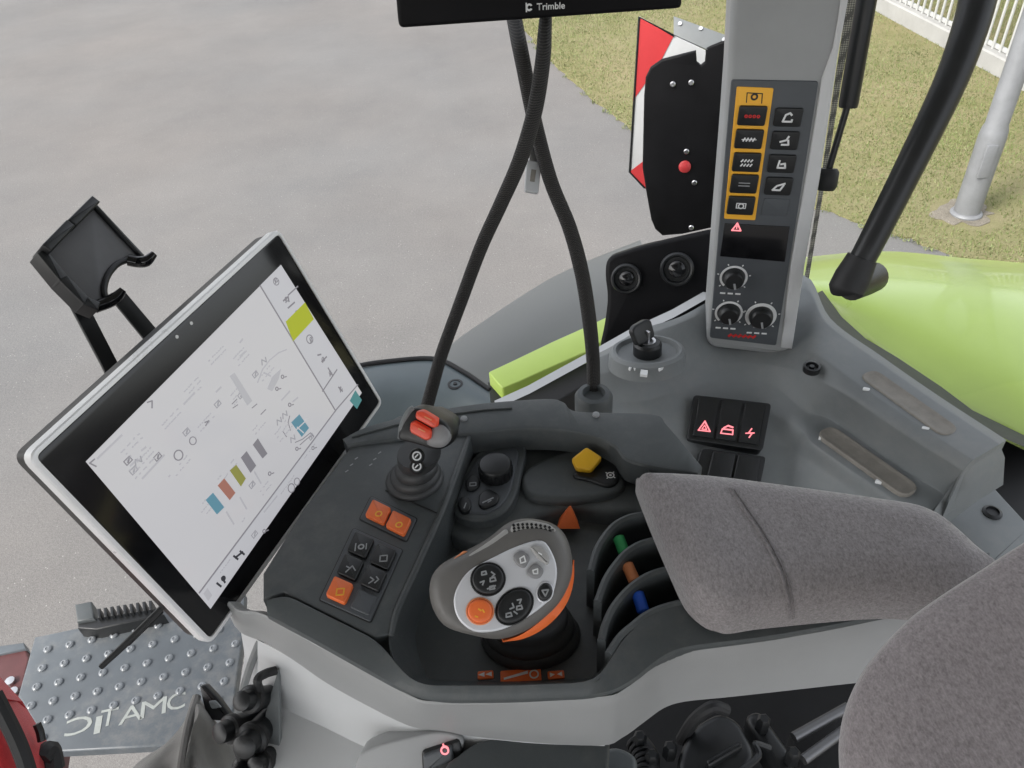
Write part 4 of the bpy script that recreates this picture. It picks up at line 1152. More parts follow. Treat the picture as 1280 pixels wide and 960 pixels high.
lines('arrow_symbol', [[(256, 528), (261, 526), (257, 532)]], M['sc_line'], .0011)
mmk = lines('menu_marks', [[(122, 573), (152, 544)], [(158, 575), (163, 570)], [(178, 598), (205, 569)], [(163, 582), (172, 574)], [(166, 587), (170, 583)], [(177, 563), (182, 559)],
                     [(270, 490), (276, 484)], [(300, 445), (306, 440)], [(230, 505), (243, 491)], [(352, 500), (362, 489)], [(366, 502), (372, 497)], [(283, 640), (292, 655)], [(300, 622), (308, 636)], [(318, 590), (326, 604)],
                     [(330, 640), (346, 620)], [(300, 428), (303, 424)], [(338, 470), (330, 466)]], M['sc_faint'], .0016)
mmk['kind'] = 'stuff'
# rows of tiny unreadable print
rg = random.Random(5); mb = MB()
def q4(u, v):
    return bil(sq4_, u, v)
def bil(q, u, v):
    a = (q[0][0] + (q[1][0] - q[0][0]) * u, q[0][1] + (q[1][1] - q[0][1]) * u); b = (q[3][0] + (q[2][0] - q[3][0]) * u, q[3][1] + (q[2][1] - q[3][1]) * u)
    return (a[0] + (b[0] - a[0]) * v, a[1] + (b[1] - a[1]) * v)
sq4_ = sq
for (u, v, n_, r_, w_) in ((.12, .10, 9, 2, .011), (.10, .20, 12, 3, .011), (.30, .16, 8, 2, .011), (.44, .12, 7, 3, .011), (.58, .10, 8, 2, .010), (.66, .20, 6, 3, .010), (.40, .32, 7, 2, .011), (.56, .34, 6, 3, .010), (.70, .40, 7, 2, .010),
                           (.20, .38, 9, 2, .012), (.34, .60, 9, 2, .011), (.20, .62, 5, 3, .012), (.56, .58, 6, 2, .010), (.62, .70, 8, 3, .010), (.30, .86, 4, 1, .012), (.44, .84, 5, 2, .011), (.12, .93, 6, 1, .011), (.5, .95, 9, 1, .010), (.66, .94, 7, 1, .010)):
    for j in range(r_):
        for i in range(n_):
            if rg.random() < .25: continue
            uu = u + i * w_; vv = v + j * .026
            mb.stroke(S1, S1.poly([q4(uu, vv), q4(uu + w_ * rg.uniform(.3, .7), vv + rg.uniform(-.003, .003))]), .0011, -.0002, .0003)
o_ = O('fine_print', mb, M['sc_faint'], screen); o_['kind'] = 'stuff'
lines('map_curve', [[(322, 478), (328, 462), (337, 450), (348, 441), (358, 437)]], M['sc_faint'], .0012)
gmk = lines('graph_marks', [[(375, 556), (384, 548), (391, 544)], [(369, 553), (378, 549), (388, 541), (392, 546)], [(362, 520), (360, 528), (363, 538)], [(354, 540), (358, 546)], [(290, 505), (296, 499)], [(291, 510), (297, 506)], [(315, 510), (321, 505)], [(326, 518), (332, 512)]], M['sc_line'], .0008)
for (x, y) in ((345, 350), (358, 374), (371, 391), (389, 424), (404, 449), (413, 466), (426, 486)):
    a = S1.uv(x, y); mb = MB(); mb.ringflat(S1, a, .0016, .0025, -.0002, .0003, 40, 330, n=14); mb.stroke(S1, [(a[0] - .003, a[1] - .002), (a[0] + .001, a[1] + .001)], .0012, -.0002, .0003); O('side_icon', mb, M['sc_line'], screen)
gmk['kind'] = 'stuff'
ri = random.Random(11)
for (x, y) in ((160, 576), (167, 588), (173, 577), (197, 571), (233, 540), (272, 505), (297, 482), (301, 494), (319, 468), (330, 452), (346, 486), (353, 471), (362, 506), (356, 519), (389, 546), (371, 561), (366, 549), (349, 527), (285, 612), (315, 606), (337, 592), (330, 664), (318, 668), (391, 560)):
    a = S1.uv(x, y); mb = MB(); k_ = ri.random()
    if k_ < .35: mb.ringflat(S1, a, .0011, .0021, -.0002, .0003, n=12); mb.stroke(S1, [(a[0] + .002, a[1] - .002), (a[0] + .004, a[1] - .003)], .0010, -.0002, .0003)
    elif k_ < .7: mb.stroke(S1, [(a[0] - .003, a[1] - .002), (a[0] - .003, a[1] + .002), (a[0] + .003, a[1] + .002), (a[0] + .003, a[1] - .002)], .0008, -.0002, .0003, closed=True); mb.stroke(S1, [(a[0] - .001, a[1] - .001), (a[0] + .002, a[1] + .001)], .0014, -.0002, .0003)
    else: mb.stroke(S1, [(a[0] - .004, a[1] - .001), (a[0] - .001, a[1] + .003), (a[0] + .002, a[1] - .002), (a[0] + .004, a[1] + .002)], .0010, -.0002, .0003)
    O('screen_icon', mb, M['sc_line'] if k_ < .5 else M['sc_mid'], screen)
lines('side_symbols', [[(354, 376), (360, 371), (361, 377)], [(360, 385), (368, 378)], [(401, 443), (397, 444)], [(402, 452), (408, 446)], [(410, 460), (416, 470)], [(423, 484), (428, 489)], [(370, 408), (384, 392)]], M['sc_line'], .0016)
mb = MB()
for sg in ([(292, 695), (297, 699)], [(300, 689), (305, 693)], [(294, 697), (303, 690)], [(271, 729), (276, 733)], [(277, 722), (281, 728)]): mb.stroke(S1, S1.poly(sg), .0018, -.0002, .0004)
a = S1.uv(279, 723); mb.ringflat(S1, a, .0002, .0024, -.0002, .0004)
O('status_symbols', mb, M['sc_dark'], screen)
flat('status_chip', [(254, 742), (259, 735), (265, 744), (260, 751)], M['sc_faint'], .0004)
mb = MB()
for x, y in ((221, 421), (239, 404)):
    mb.lathe(tp.pt(x, y, -.0008), tp.n, [(.0016, -.0005), (.0015, .0004), (.0003, .0005)], 12)
O('sensor_dots', mb, M['print_w'], bezel)
mb = MB()
s0 = tp.at(tp.uv(262, 560), -.04); s1 = Z(300, 690, 2.10)
mb.tube([s0, s0 - tp.n * .03 + Vector((.03, 0, -.02)), s1 + Vector((-.02, 0, .03)), s1], [.016, .014, .014, .016], 14)
O('mounting_arm', mb, M['black'], te)
mb = MB()
mb.tube([D(205, 757, .66), D(165, 797, .655), D(126, 834, .65)], [.0026, .0030, .0024], 8)
mb.tube([D(203, 764, .663), D(160, 806, .658)], [.0016, .0016], 6, smooth=False)
tag(O('support_rod', mb, M['black']), 'thin black rod slanting out from below the touch terminal', 'rod')

# ================================================================== phone holder behind the terminal
ph = thing('phone_holder', 'empty black phone cradle on two flat straps above touch terminal', 'phone holder', tuple(D(150, 460, .80)))
hq = [(49, 319), (114, 253), (178, 321), (117, 386)]
hp = plane3(D(49, 319, .74), D(114, 253, .80), D(117, 386, .76))
up_ = hp.poly([(52, 318), (113, 256), (176, 322), (160, 324), (146, 330), (134, 344), (130, 362), (134, 374), (120, 386), (100, 374)])
mb = MB(); mb.slab(hp, rounded(up_, .003), -.008, 0, .002)
O('back_plate', mb, mat('cradle_grey', (0.10, 0.10, 0.103), 0.42, var=.12, vscale=20), ph)
def wallstrip(name, pts, w, h0, h1, m):
    mb = MB(); P = hp.poly(pts)
    L = [Vector(q) for q in P]
    for i in range(len(L) - 1):
        d = (L[i + 1] - L[i]).normalized(); n = Vector((-d.y, d.x)) * w / 2
        mb.slab(hp, rounded([tuple(L[i] + n - d * w * .2), tuple(L[i] - n - d * w * .2), tuple(L[i + 1] - n + d * w * .2), tuple(L[i + 1] + n + d * w * .2)], .001), h0, h1, .0015)
    return O(name, mb, m, ph)
wallstrip('left_rim', [(52, 318), (80, 289)], .009, -.010, .016, M['black'])
wallstrip('upper_rim', [(85, 285), (113, 257)], .009, -.010, .013, M['black'])
wallstrip('side_rim', [(50, 320), (76, 352), (104, 380), (118, 386)], .010, -.012, .008, M['black'])
wallstrip('side_rim', [(116, 257), (176, 321)], .005, -.008, .004, M['black'])
mb = MB(); mb.tube([hp.pt(160, 325), hp.pt(172, 327, .004), hp.pt(183, 326, .012), hp.pt(193, 317, .018)], [.006, .0062, .006, .0035], 12); O('prong', mb, M['blackgloss'], ph)
mb = MB(); mb.tube([hp.pt(118, 384), hp.pt(134, 378, .004), hp.pt(145, 372, .010), hp.pt(154, 362, .016)], [.006, .0062, .006, .0035], 12); O('prong', mb, M['blackgloss'], ph)
mb = MB(); mb.tube([hp.pt(x, y, .001) for x, y in ((162, 324), (147, 330), (135, 344), (130, 362), (133, 376))], .0032, 10); O('cutout_rim', mb, M['black'], ph)
for pts in ([(72, 352), (112, 384), (152, 462), (134, 470), (126, 454)], [(140, 374), (158, 366), (200, 416), (184, 428)]):
    s2 = plane3(D(80, 360, .765), D(150, 455, .80), D(200, 410, .83))
    mb = MB(); mb.slab(s2, s2.poly(pts), -.004, 0, .0008)
    O('strap', mb, M['black'], ph)

# ================================================================== floor mat by the steps and things lying low on the left
zf = 1.42
pf_ = PZ(zf)
fm = thing('floor_mat', 'grey studded floor mat with white mirrored lettering', 'floor mat', tuple(Z(170, 850, zf - .04)))
matq = [(42, 797), (305, 742), (302, 790), (296, 842), (292, 900), (296, 985), (40, 985), (12, 870)]
mb = MB(); mb.slab(pf_, pf_.poly([(43, 796), (306, 741), (303, 800), (296, 850), (290, 900), (250, 930), (65, 940), (22, 870)]), -.02, 0, .004)
O('mat_sheet', mb, M['mat_rubber'], fm)
def studs():
    rows_ = [((59, 811), (330, 752), 10), ((60, 834), (330, 776), 10), ((52, 858), (330, 799), 11), ((44, 883), (330, 822), 11), ((70, 905), (330, 848), 10), ((62, 930), (325, 872), 10)]
    out = []
    r0 = [(59, 811), (92, 803), (120, 796), (150, 791), (178, 783), (205, 777), (232, 771), (258, 765), (284, 760)]
    for j in range(6):
        for i in range(10):
            x = 60 + i * 27.6 - j * 7.0; y = 812 - i * 6.0 + j * 23.5
            if x < 30 or x > 296: continue
            if 72 < x < 240 and abs(y - (917 - (x - 83) * .235)) < 15: continue
            out.append((x, y))
    return out
first = None
for (x, y) in studs():
    p = pf_.pt(x, y)
    if first is None:
        mb = MB(); mb.lathe(p, (0, 0, 1), [(.0090, -.003), (.0078, .0028), (.0056, .0046), (.0034, .0049), (.0024, .0036), (.0005, .0036)], 14)
        first = O('stud', mb, M['stud'], fm); base = p
    else:
        q = first.copy(); COL.objects.link(q); q.parent = fm; q.location = p - base
ab, bb = (83, 925), (230, 888)
glyph = [('C', (80, 922), (114, 913), True), ('I', (117, 918), (125, 916), True), ('T', (123, 910), (145, 905), False), ('A', (148, 907), (178, 899), False), ('M', (175, 899), (207, 891), False), ('C', (208, 890), (231, 884), False)]
for ch, a, b2, mi in glyph:
    letters(ch, pf_, a, b2, M['faded_print'], fm, h=.0008, mirror=mi, height=.033, bold=.0)
hr = thing('heater_grille', 'black ribbed vent strip along far edge of grey floor mat', 'vent', tuple(Z(150, 775, 1.40)))
pl = PZ(1.45); mb = MB()
mb.slab(pl, pl.poly([(97, 776), (196, 760), (205, 768), (120, 787), (97, 785)]), -.03, 0, .003); O('vent_body', mb, M['black'], hr)
mb = MB(); mb.slab(pl, pl.poly([(95, 758), (116, 754), (120, 776), (98, 780)]), -.03, .008, .004); O('end_block', mb, M['deck2'], hr)
for i in range(9):
    x = 124 + i * 8.0; y = 768 - i * 1.25; mb = MB()
    mb.slab(pl, pl.poly([(x, y - 3), (x + 4, y - 3.6), (x + 5, y + 8), (x + 1, y + 8.6)]), -.02, .012, .002); O('rib', mb, M['black'], hr)
ms = thing('step_box', 'maroon painted step bracket seen beside the floor mat', 'step', tuple(Z(10, 850, .9)))
pl = PZ(1.25); mb = MB()
mb.slab(pl, pl.poly([(-40, 826), (32, 810), (36, 822), (20, 900), (-40, 930)]), -.25, 0, .004); O('bracket', mb, M['maroon'], ms)
mb = MB(); mb.slab(pl, pl.poly([(-40, 815), (31, 805), (34, 813), (-40, 828)]), -.02, .006, .002); O('flange', mb, M['mat_rubber'], ms)
for x, y in ((14, 853), (18, 866)):
    mb = MB(); mb.lathe(pl.pt(x, y), (0, 0, 1), [(.01, 0), (.01, .008), (.0005, .009)], 10); O('bolt', mb, M['steel'], ms)

# red bag with dark zip
rb = thing('red_bag', 'red cloth bag with a black zip at lower left', 'bag', tuple(D(-10, 940, .8)))
def cloth(path_l, path_r, bulge, m, name, parent, d0, d1):
    n = len(path_l); rows = []
    for j in range(7):
        t = j / 6
        rows.append([D(path_l[i][0] * (1 - t) + path_r[i][0] * t, path_l[i][1] * (1 - t) + path_r[i][1] * t, (d0 * (1 - t) + d1 * t) - bulge * math.sin(math.pi * t)) for i in range(n)])
    mb = MB(); mb.patch(rows, 5, 3, .05); return O(name, mb, m, parent)
cloth([(-60, 830), (-60, 900), (-60, 960), (-60, 1020)], [(0, 846), (34, 902), (58, 944), (66, 1020)], .05, M['red_cloth'], 'cloth_body', rb, .75, .80)
mb = MB(); mb.tube([D(-8, 868, .724), D(6, 895, .724), D(22, 928, .724), D(34, 962, .724), D(42, 1000, .726)], .0075, 8); O('zip', mb, M['rubber'], rb)
mb = MB(); mb.tube([D(46, 905, .785), D(50, 915, .785), D(52, 926, .785)], .004, 8); O('loop', mb, M['black'], rb)
mb = MB(); mb.tube([D(52, 950, .79), D(62, 938, .80), D(68, 962, .80)], .010, 8); O('dark_corner', mb, M['rubber'], rb)
# grey cloth bag
gb = thing('grey_cloth_bag', 'crumpled grey cloth bag lying in front of the floor mat', 'bag', tuple(D(220, 960, .95)))
L_ = [(125, 1010), (165, 957), (205, 928), (232, 900), (246, 868), (272, 900), (306, 950), (330, 1010)]
rows = []
for j, (off, dep) in enumerate(((0, 1.08), (8, .98), (26, .93), (50, .90), (75, .88), (105, .86))):
    row = []
    for i, (x, y) in enumerate(L_):
        cx = 232; f = 1 - off / 220
        wob = .018 * math.sin(i * 2.1 + j * 1.3) * (1 if j else 0)
        row.append(D(cx + (x - cx) * f + 4 * math.sin(j * 1.9 + i), y + off * .85, dep + wob))
    rows.append(row)
mb = MB(); mb.patch(rows, 6, 5, .04); O('cloth_body', mb, M['grey_cloth'], gb)
mb = MB(); mb.tube([D(246, 872, .965), D(236, 905, .915), D(228, 950, .875), D(222, 1000, .855)], .005, 8); O('fold_seam', mb, M['grey_cloth'], gb)
bk = thing('buckle_clip', 'black plastic buckle lying on top of the grey cloth bag', 'buckle', tuple(D(265, 895, .97)))
pl = Plane(D(265, 885, .955), -FWD + Vector((0, 0, .5)), RGT)
mb = MB(); mb.slab(pl, rounded(pl.poly([(249, 857), (256, 855), (272, 872), (287, 893), (288, 902), (260, 900), (254, 882)]), .003), -.012, 0, .003); O('buckle_body', mb, M['black'], bk)
mb = MB(); mb.slab(pl, rounded(pl.poly([(262, 876), (270, 875), (278, 884), (266, 886)]), .002), -.004, .004, .001); O('latch', mb, M['side'], bk)
# ================================================================== armrest console
ZD = 2.200
PD_ = PZ(ZD)
ac = thing('armrest_console', 'dark armrest console with buttons above a light grey side shell', 'console', tuple(Z(600, 900, 1.75)))
# light grey band: upper edge at the rim, lower edge 6 cm below
top = [(286, 752), (300, 763), (330, 768), (400, 806), (440, 829), (480, 851), (516, 871), (545, 877), (640, 876), (752, 871), (781, 861), (806, 842), (826, 823), (850, 812), (905, 806), (960, 799), (1040, 785), (1120, 768), (1240, 745)]
bot = [(288, 766), (300, 790), (330, 803), (365, 824), (407, 853), (455, 880), (508, 906), (546, 914), (640, 926), (748, 932), (778, 922), (806, 902), (830, 885), (856, 877), (905, 872), (960, 866), (1040, 857), (1120, 848), (1240, 830)]
def strip(pa, za, pb, zb_, steps):
    A = crom([Z(x, y, za) for x, y in pa], False, 4); B = crom([Z(x, y, zb_) for x, y in pb], False, 4)
    return [[a.lerp(b, t) for t in steps] for a, b in zip(A, B)], A, B
sec, A, B = strip(top, ZD - .006, bot, ZD - .068, [0, .03, .2, .5, .8, .96, 1])
inw = Vector((.0, .10, 0))
rings = []
for i, s in enumerate(sec):
    s = list(s)
    c = Vector((.02, .80, ZD - .03))
    inn = (c - s[0]); inn.z = 0; inn = inn.normalized()
    s[1] = s[1] - inn * .0015
    for k in (2, 3, 4): s[k] = s[k] - inn * .0022
    s.append(s[-1] + inn * .006 + Vector((0, 0, -.003)))
    s.append(s[-1] + inn * .006)
    s.append(Vector((s[0].x, s[0].y, 0)) + inn * .008 + Vector((0, 0, ZD - .016)))
    rings.append(s)
mb = MB(); mb.loft(rings)
O('side_shell', mb, M['shell'], ac)
# dark rim: outer lower edge along the band, inner edge round the tub
rim_in = [(330, 752), (356, 743), (400, 765), (440, 785), (470, 800), (490, 822), (507, 844), (528, 857), (640, 857), (736, 853), (752, 843), (764, 820), (782, 795), (805, 772), (835, 757), (866, 749), (905, 745), (960, 740), (1040, 730), (1120, 715), (1240, 690)]
# same number of points through resampling
a3 = resample([Z(x, y, ZD - .004) for x, y in top[2:]], 90, False); b3 = resample([Z(x, y, ZD + .004) for x, y in rim_in], 90, False)
a3 = [sum((a3[max(0, min(89, i + k))] for k in (-2, -1, 0, 1, 2)), Vector()) / 5 for i in range(90)]
b3 = [sum((b3[max(0, min(89, i + k))] for k in (-1, 0, 1)), Vector()) / 3 for i in range(90)]
rings = []
for a, b in zip(a3, b3):
    d = (b - a)
    rings.append([a + Vector((0, 0, -.012)), a, a + d * .04 + Vector((0, 0, .0015)), a + d * .5 + Vector((0, 0, .002)), a + d * .95 + Vector((0, 0, .001)), b, b + d * .02 + Vector((0, 0, -.002)), b + Vector((0, 0, -.016))])
mb = MB(); mb.loft(rings); O('rim_moulding', mb, M['deck2'], ac)

# deck body under everything (dark), with the tub sunk into it
inner = [(588, 545), (610, 538), (645, 534), (700, 534), (742, 540), (775, 558), (800, 580), (850, 630), (905, 690), (915, 750), (866, 752), (835, 760), (805, 776), (782, 798), (764, 823), (752, 846), (736, 856), (640, 859), (528, 859), (507, 846), (492, 824), (487, 795), (497, 762), (525, 700), (553, 640), (572, 590)]
floor = [(604, 575), (622, 566), (650, 562), (700, 561), (733, 567), (762, 585), (785, 605), (835, 650), (885, 700), (880, 745), (850, 755), (822, 766), (796, 784), (774, 806), (756, 826), (744, 842), (730, 848), (640, 851), (545, 850), (530, 836), (522, 815), (520, 792), (528, 765), (552, 712), (580, 655), (594, 610)]
ZF = ZD - .050
mids = []
for t, dz in ((0, .003), (.05, .0015), (.12, -.006), (.75, -.038), (.92, -.047), (1.0, -.050)):
    mids.append([Z(a[0], a[1], ZD).lerp(Z(b[0], b[1], ZF), t) * 1.0 for a, b in zip(inner, floor)])
    for q in mids[-1]: q.z = ZD + dz
rings = [crom(r, True, 5) for r in mids]
mb = MB()
under = [Vector((q.x, q.y, ZD - .06)) for q in rings[0]]
c_ = sum(under, Vector()) / len(under)
outw = [q + (Vector((q.x, q.y, c_.z)) - c_).normalized() * .001 for q in rings[0]]
mb.loft([[Vector((q.x, q.y, ZD - .06)) for q in outw], [Vector((q.x, q.y, ZD - .002)) for q in outw]] + rings)
O('tub', mb, M['deck'], ac)
ZS = ZD - .030
PS_ = PZ(ZS)
shelf = PS_.poly([(588, 552), (640, 546), (742, 550), (775, 566), (805, 592), (850, 640), (835, 655), (800, 640), (765, 640), (720, 634), (680, 642), (650, 655), (622, 672), (590, 676), (562, 664), (568, 630), (578, 595)])
mb = MB(); mb.slab(PS_, smooth2(shelf, 4), -.022, 0, .006, 4); O('rear_shelf', mb, M['deck2'], ac)

# left facet with the button pads
fac = [(330, 752), (356, 743), (400, 765), (440, 785), (470, 800), (488, 795), (496, 762), (553, 640), (590, 546), (560, 530), (500, 522), (440, 560), (380, 640), (330, 720)]
mb = MB(); mb.slab(PD_, PD_.poly(fac), -.035, .004, .0025)
O('button_facet', mb, M['deck2'], ac)
# raised ridge between facet and tub
mb = MB(); mb.tube([Z(x, y, ZD + .003) for x, y in ((586, 546), (570, 592), (552, 640), (524, 703), (497, 763), (489, 795))], [.0022, .003, .003, .003, .003, .0022], 10)
O('ridge', mb, M['deck2'], ac)
mb = MB(); mb.tube([Z(x, y, ZD + .0042) for x, y in ((482, 613), (514, 627), (546, 641))], .0008, 6)
O('seam', mb, M['black'], ac)
mb = MB(); P_ = PD_.up(.004)
for x, y in ((432, 590), (438, 582), (444, 574), (462, 582), (467, 575), (473, 567)):
    mb.stroke(P_, P_.poly([(x, y), (x + 3, y - 2)]), .0012, -.001, .0003)
O('position_marks', mb, M['print_g'], ac)

# back bar
bar = [(428, 548), (452, 535), (480, 526), (530, 514), (600, 503), (682, 497), (704, 501), (722, 513), (815, 516), (836, 531), (878, 583), (872, 590), (800, 590), (788, 575), (768, 558), (742, 546), (700, 538), (645, 537), (605, 542), (588, 548), (560, 545), (520, 548), (470, 560)]
PB_ = PZ(ZD + .008)
far_ = [(428, 548), (452, 535), (480, 526), (530, 514), (600, 503), (682, 497), (704, 501), (722, 513), (815, 516), (836, 531), (878, 583)]
near_ = [(434, 556), (470, 551), (520, 546), (560, 543), (600, 541), (645, 536), (700, 537), (742, 545), (768, 557), (790, 577), (872, 592)]
fa_ = crom([Z(x, y, ZD + .008) for x, y in far_], False, 6); na_ = crom([Z(x, y, ZD + .008) for x, y in near_], False, 6)
dn = Vector((0, 0, -1)); rings = []
for a, b in zip(fa_, na_):
    d = (b - a)
    rings.append([a + dn * .032, a + dn * .003, a + d * .03 + dn * .0008, a + d * .09, b - d * .09, b - d * .03 + dn * .0008, b + dn * .003, b + dn * .030])
mb = MB(); mb.loft(rings)
O('back_bar', mb, M['deck2'], ac)
mb = MB(); mb.tube([Z(x, y, ZD + .009) for x, y in ((440, 546), (480, 535), (530, 523), (600, 513), (640, 510))], .001, 6)
O('seam', mb, M['deck'], ac)
for x, y in ((580, 524), (745, 519)):
    mb = MB(); mb.lathe(PB_.pt(x, y), (0, 0, 1), [(.004, -.002), (.0035, .002), (.0005, .0028)], 12); O('locating_pin', mb, M['print_g'], ac)
# cable grommets on the far side of the back bar
for x, y, r in ((742, 512, .024),):
    mb = MB(); mb.lathe(Z(x, y, ZD - .125), (0, 0, 1), [(r, -.04), (r, .022), (r * .85, .028), (r * .6, .029), (r * .5, .022), (.0005, .022)], 24); O('grommet', mb, M['deck2'], ac)

# --- button pads
def affine(q, u, v):
    return bil(q, u, v)
pad1 = [(464, 621), (521, 649), (508, 677), (450, 649)]
pad2 = [(442, 661), (503, 688), (463, 778), (400, 750)]
PF = PD_.up(.004)
for q in (pad1, pad2):
    mb = MB(); pts = ccw(rounded(PF.poly(q), .002)); mb.slab(PF, inset(pts, -.0012), -.002, .0004, .0003)
    O('pad_border', mb, M['black'], ac)
    mb = MB(); mb.slab(PF, pts, -.002, .0013, .0008)
    O('button_pad', mb, M['panel'], ac)
PBt = PF.up(.0013)
def sqbtn(q, u, v, su, sv, m, hgt=.004, icon=None, im=None):
    c = [(u - su, v - sv), (u + su, v - sv), (u + su, v + sv), (u - su, v + sv)]
    pts = rounded(PBt.poly([affine(q, a, b) for a, b in c]), .0025)
    mb = MB(); mb.slab(PBt, pts, -.001, hgt, .0015, 3)
    bt = O('button', mb, m, ac)
    if icon is not None:
        P5 = PBt.up(hgt); a = P5.uv(*affine(q, u, v)); mb = MB()
        if icon == 'ring':
            mb.ringflat(P5, a, .0022, .0034, -.001, .0003, n=18)
        elif icon == 'gear':
            mb.ringflat(P5, a, .0016, .0030, -.001, .0003, n=18); mb.stroke(P5, [(a[0] - .005, a[1] - .004), (a[0] - .005, a[1] + .004)], .001, -.001, .0003); mb.stroke(P5, [(a[0] + .0045, a[1] - .003), (a[0] + .0045, a[1] + .003)], .001, -.001, .0003)
        else:
            for st in icon: mb.stroke(P5, [(a[0] + x, a[1] + y) for x, y in st], .0011, -.001, .0003)
        O('symbol', mb, im or M['print_w'], bt)
sqbtn(pad1, .28, .48, .20, .36, M['orange'], icon='ring', im=M['amber'])
sqbtn(pad1, .73, .52, .20, .36, M['orange'], icon='ring', im=M['amber'])
ic1 = [[(-.004, -.003), (.001, .003), (.004, -.002)], [(-.004, .003), (-.001, .001)]]
ic2 = [[(-.003, -.003), (-.003, .003), (.003, .003), (.003, -.003), (-.003, -.003)]]
ic3 = [[(-.004, -.003), (.0, .0), (-.003, .003)], [(.001, -.003), (.004, .0), (.002, .003)]]
sqbtn(pad2, .27, .17, .19, .135, M['black'], icon='gear', im=M['print_g'])
sqbtn(pad2, .27, .48, .19, .135, M['black'], icon=ic1, im=M['print_g'])
sqbtn(pad2, .27, .80, .19, .135, M['orange'], icon=ic2, im=M['amber'])
sqbtn(pad2, .74, .19, .19, .135, M['black'], icon=ic2, im=M['print_g'])
sqbtn(pad2, .74, .49, .19, .135, M['black'], icon=ic3, im=M['print_g'])
sqbtn(pad2, .74, .80, .19, .135, M['panel'], hgt=.001)

# --- raised switch cluster with its knob
ZK = ZD - .018
PK = PZ(ZK)
mb = MB(); mb.slab(PK, smooth2(PK.poly([(568, 638), (572, 610), (586, 580), (602, 562), (640, 553), (657, 558), (652, 590), (642, 625), (622, 645), (590, 650)]), 5), -.04, 0, .003)
O('cluster_base', mb, M['deck2'], ac)
mb = MB(); mb.slab(PK, smooth2(PK.poly([(572, 634), (576, 612), (589, 586), (604, 570), (636, 562), (648, 566), (644, 590), (636, 620), (618, 639), (592, 643)]), 5), -.01, .0022, .002)
O('cluster_face', mb, M['panel'], ac)
PK2 = PK.up(.0022)
for pts, ic in (([(571, 632), (577, 622), (586, 623), (590, 632), (587, 641), (577, 642)], 0), ([(581, 604), (589, 594), (599, 597), (601, 607), (593, 615), (584, 615)], 1), ([(599, 620), (610, 612), (625, 620), (622, 631), (606, 638), (598, 634)], 2)):
    mb = MB(); mb.slab(PK2, rounded(PK2.poly(pts), .004), -.002, .003, .0015); bt = O('button', mb, M['black'], ac)
    P5 = PK2.up(.003); cx = sum(p[0] for p in pts) / 6; cy = sum(p[1] for p in pts) / 6; a = P5.uv(cx, cy); mb = MB()
    if ic == 1: mb.stroke(P5, [(a[0] - .003, a[1] - .002), (a[0] - .003, a[1] + .002), (a[0] + .003, a[1] + .002), (a[0] + .003, a[1] - .002)], .001, -.001, .0003, closed=True)
    elif ic == 2: mb.stroke(P5, [(a[0] - .005, a[1] - .002), (a[0] - .001, a[1]), (a[0] + .005, a[1] + .003)], .0014, -.001, .0003); mb.stroke(P5, [(a[0], a[1] - .002), (a[0] + .003, a[1])], .001, -.001, .0003)
    else: mb.stroke(P5, [(a[0] - .001, a[1] - .003), (a[0] + .001, a[1] + .003)], .001, -.001, .0003)
    O('symbol', mb, M['print_g'], bt)
mb = MB(); c = PK2.pt(620, 592); mb.lathe(c, (0, 0, 1), [(.0165, -.002), (.0165, .012), (.0150, .0145), (.012, .0155), (.0005, .0158)], 28)
kn = O('rotary_knob', mb, M['black'], ac)
mb = MB()
for k in range(20):
    t = k / 20 * 6.283; mb.box(c + Vector((math.cos(t) * .0165, math.sin(t) * .0165, .006)), (math.cos(t), math.sin(t), 0), (-math.sin(t), math.cos(t), 0), (0, 0, 1), (.0012, .002, .011))
O('knurling', mb, M['black'], kn)

# --- recess with the yellow flip switch
ZR = ZD - .022
PR = PZ(ZR)
mb = MB()
o1 = smooth2(PR.poly([(655, 588), (680, 572), (720, 560), (752, 562), (776, 584), (780, 606), (760, 618), (710, 625), (668, 622), (652, 608)]), 5)
mb.slab(PR, o1, -.03, 0, .006, 4); O('switch_plinth', mb, M['deck2'], ac)
mb = MB(); mb.slab(PR, smooth2(PR.poly([(716, 596), (735, 578), (756, 570), (772, 588), (773, 603), (760, 610), (738, 603)]), 4), -.01, .004, .003); swb2 = O('switch_base', mb, M['black'], ac)
P5 = PR.up(.004); a = P5.uv(763, 594); mb = MB(); mb.ringflat(P5, a, .0028, .0040, -.001, .0003, n=18); mb.ringflat(P5, a, .0003, .0014, -.001, .0003, n=10)
for k in (45, 135, 225, 315):
    t = R_(k); mb.stroke(P5, [(a[0] + math.cos(t) * .0045, a[1] + math.sin(t) * .0045), (a[0] + math.cos(t) * .0055, a[1] + math.sin(t) * .0055)], .001, -.001, .0003)
O('symbol', mb, M['print_w'], swb2)
py_ = Plane(Z(734, 573, ZR + .018), (EYE - Z(734, 573, ZR)).normalized() + Vector((0, 0, .6)), RGT)
mb = MB(); mb.slab(py_, rounded(py_.poly([(714, 573), (733, 558), (753, 571), (739, 588), (720, 586)]), .003), -.010, .0, .0025, 3); O('yellow_switch', mb, M['yellow'], ac)

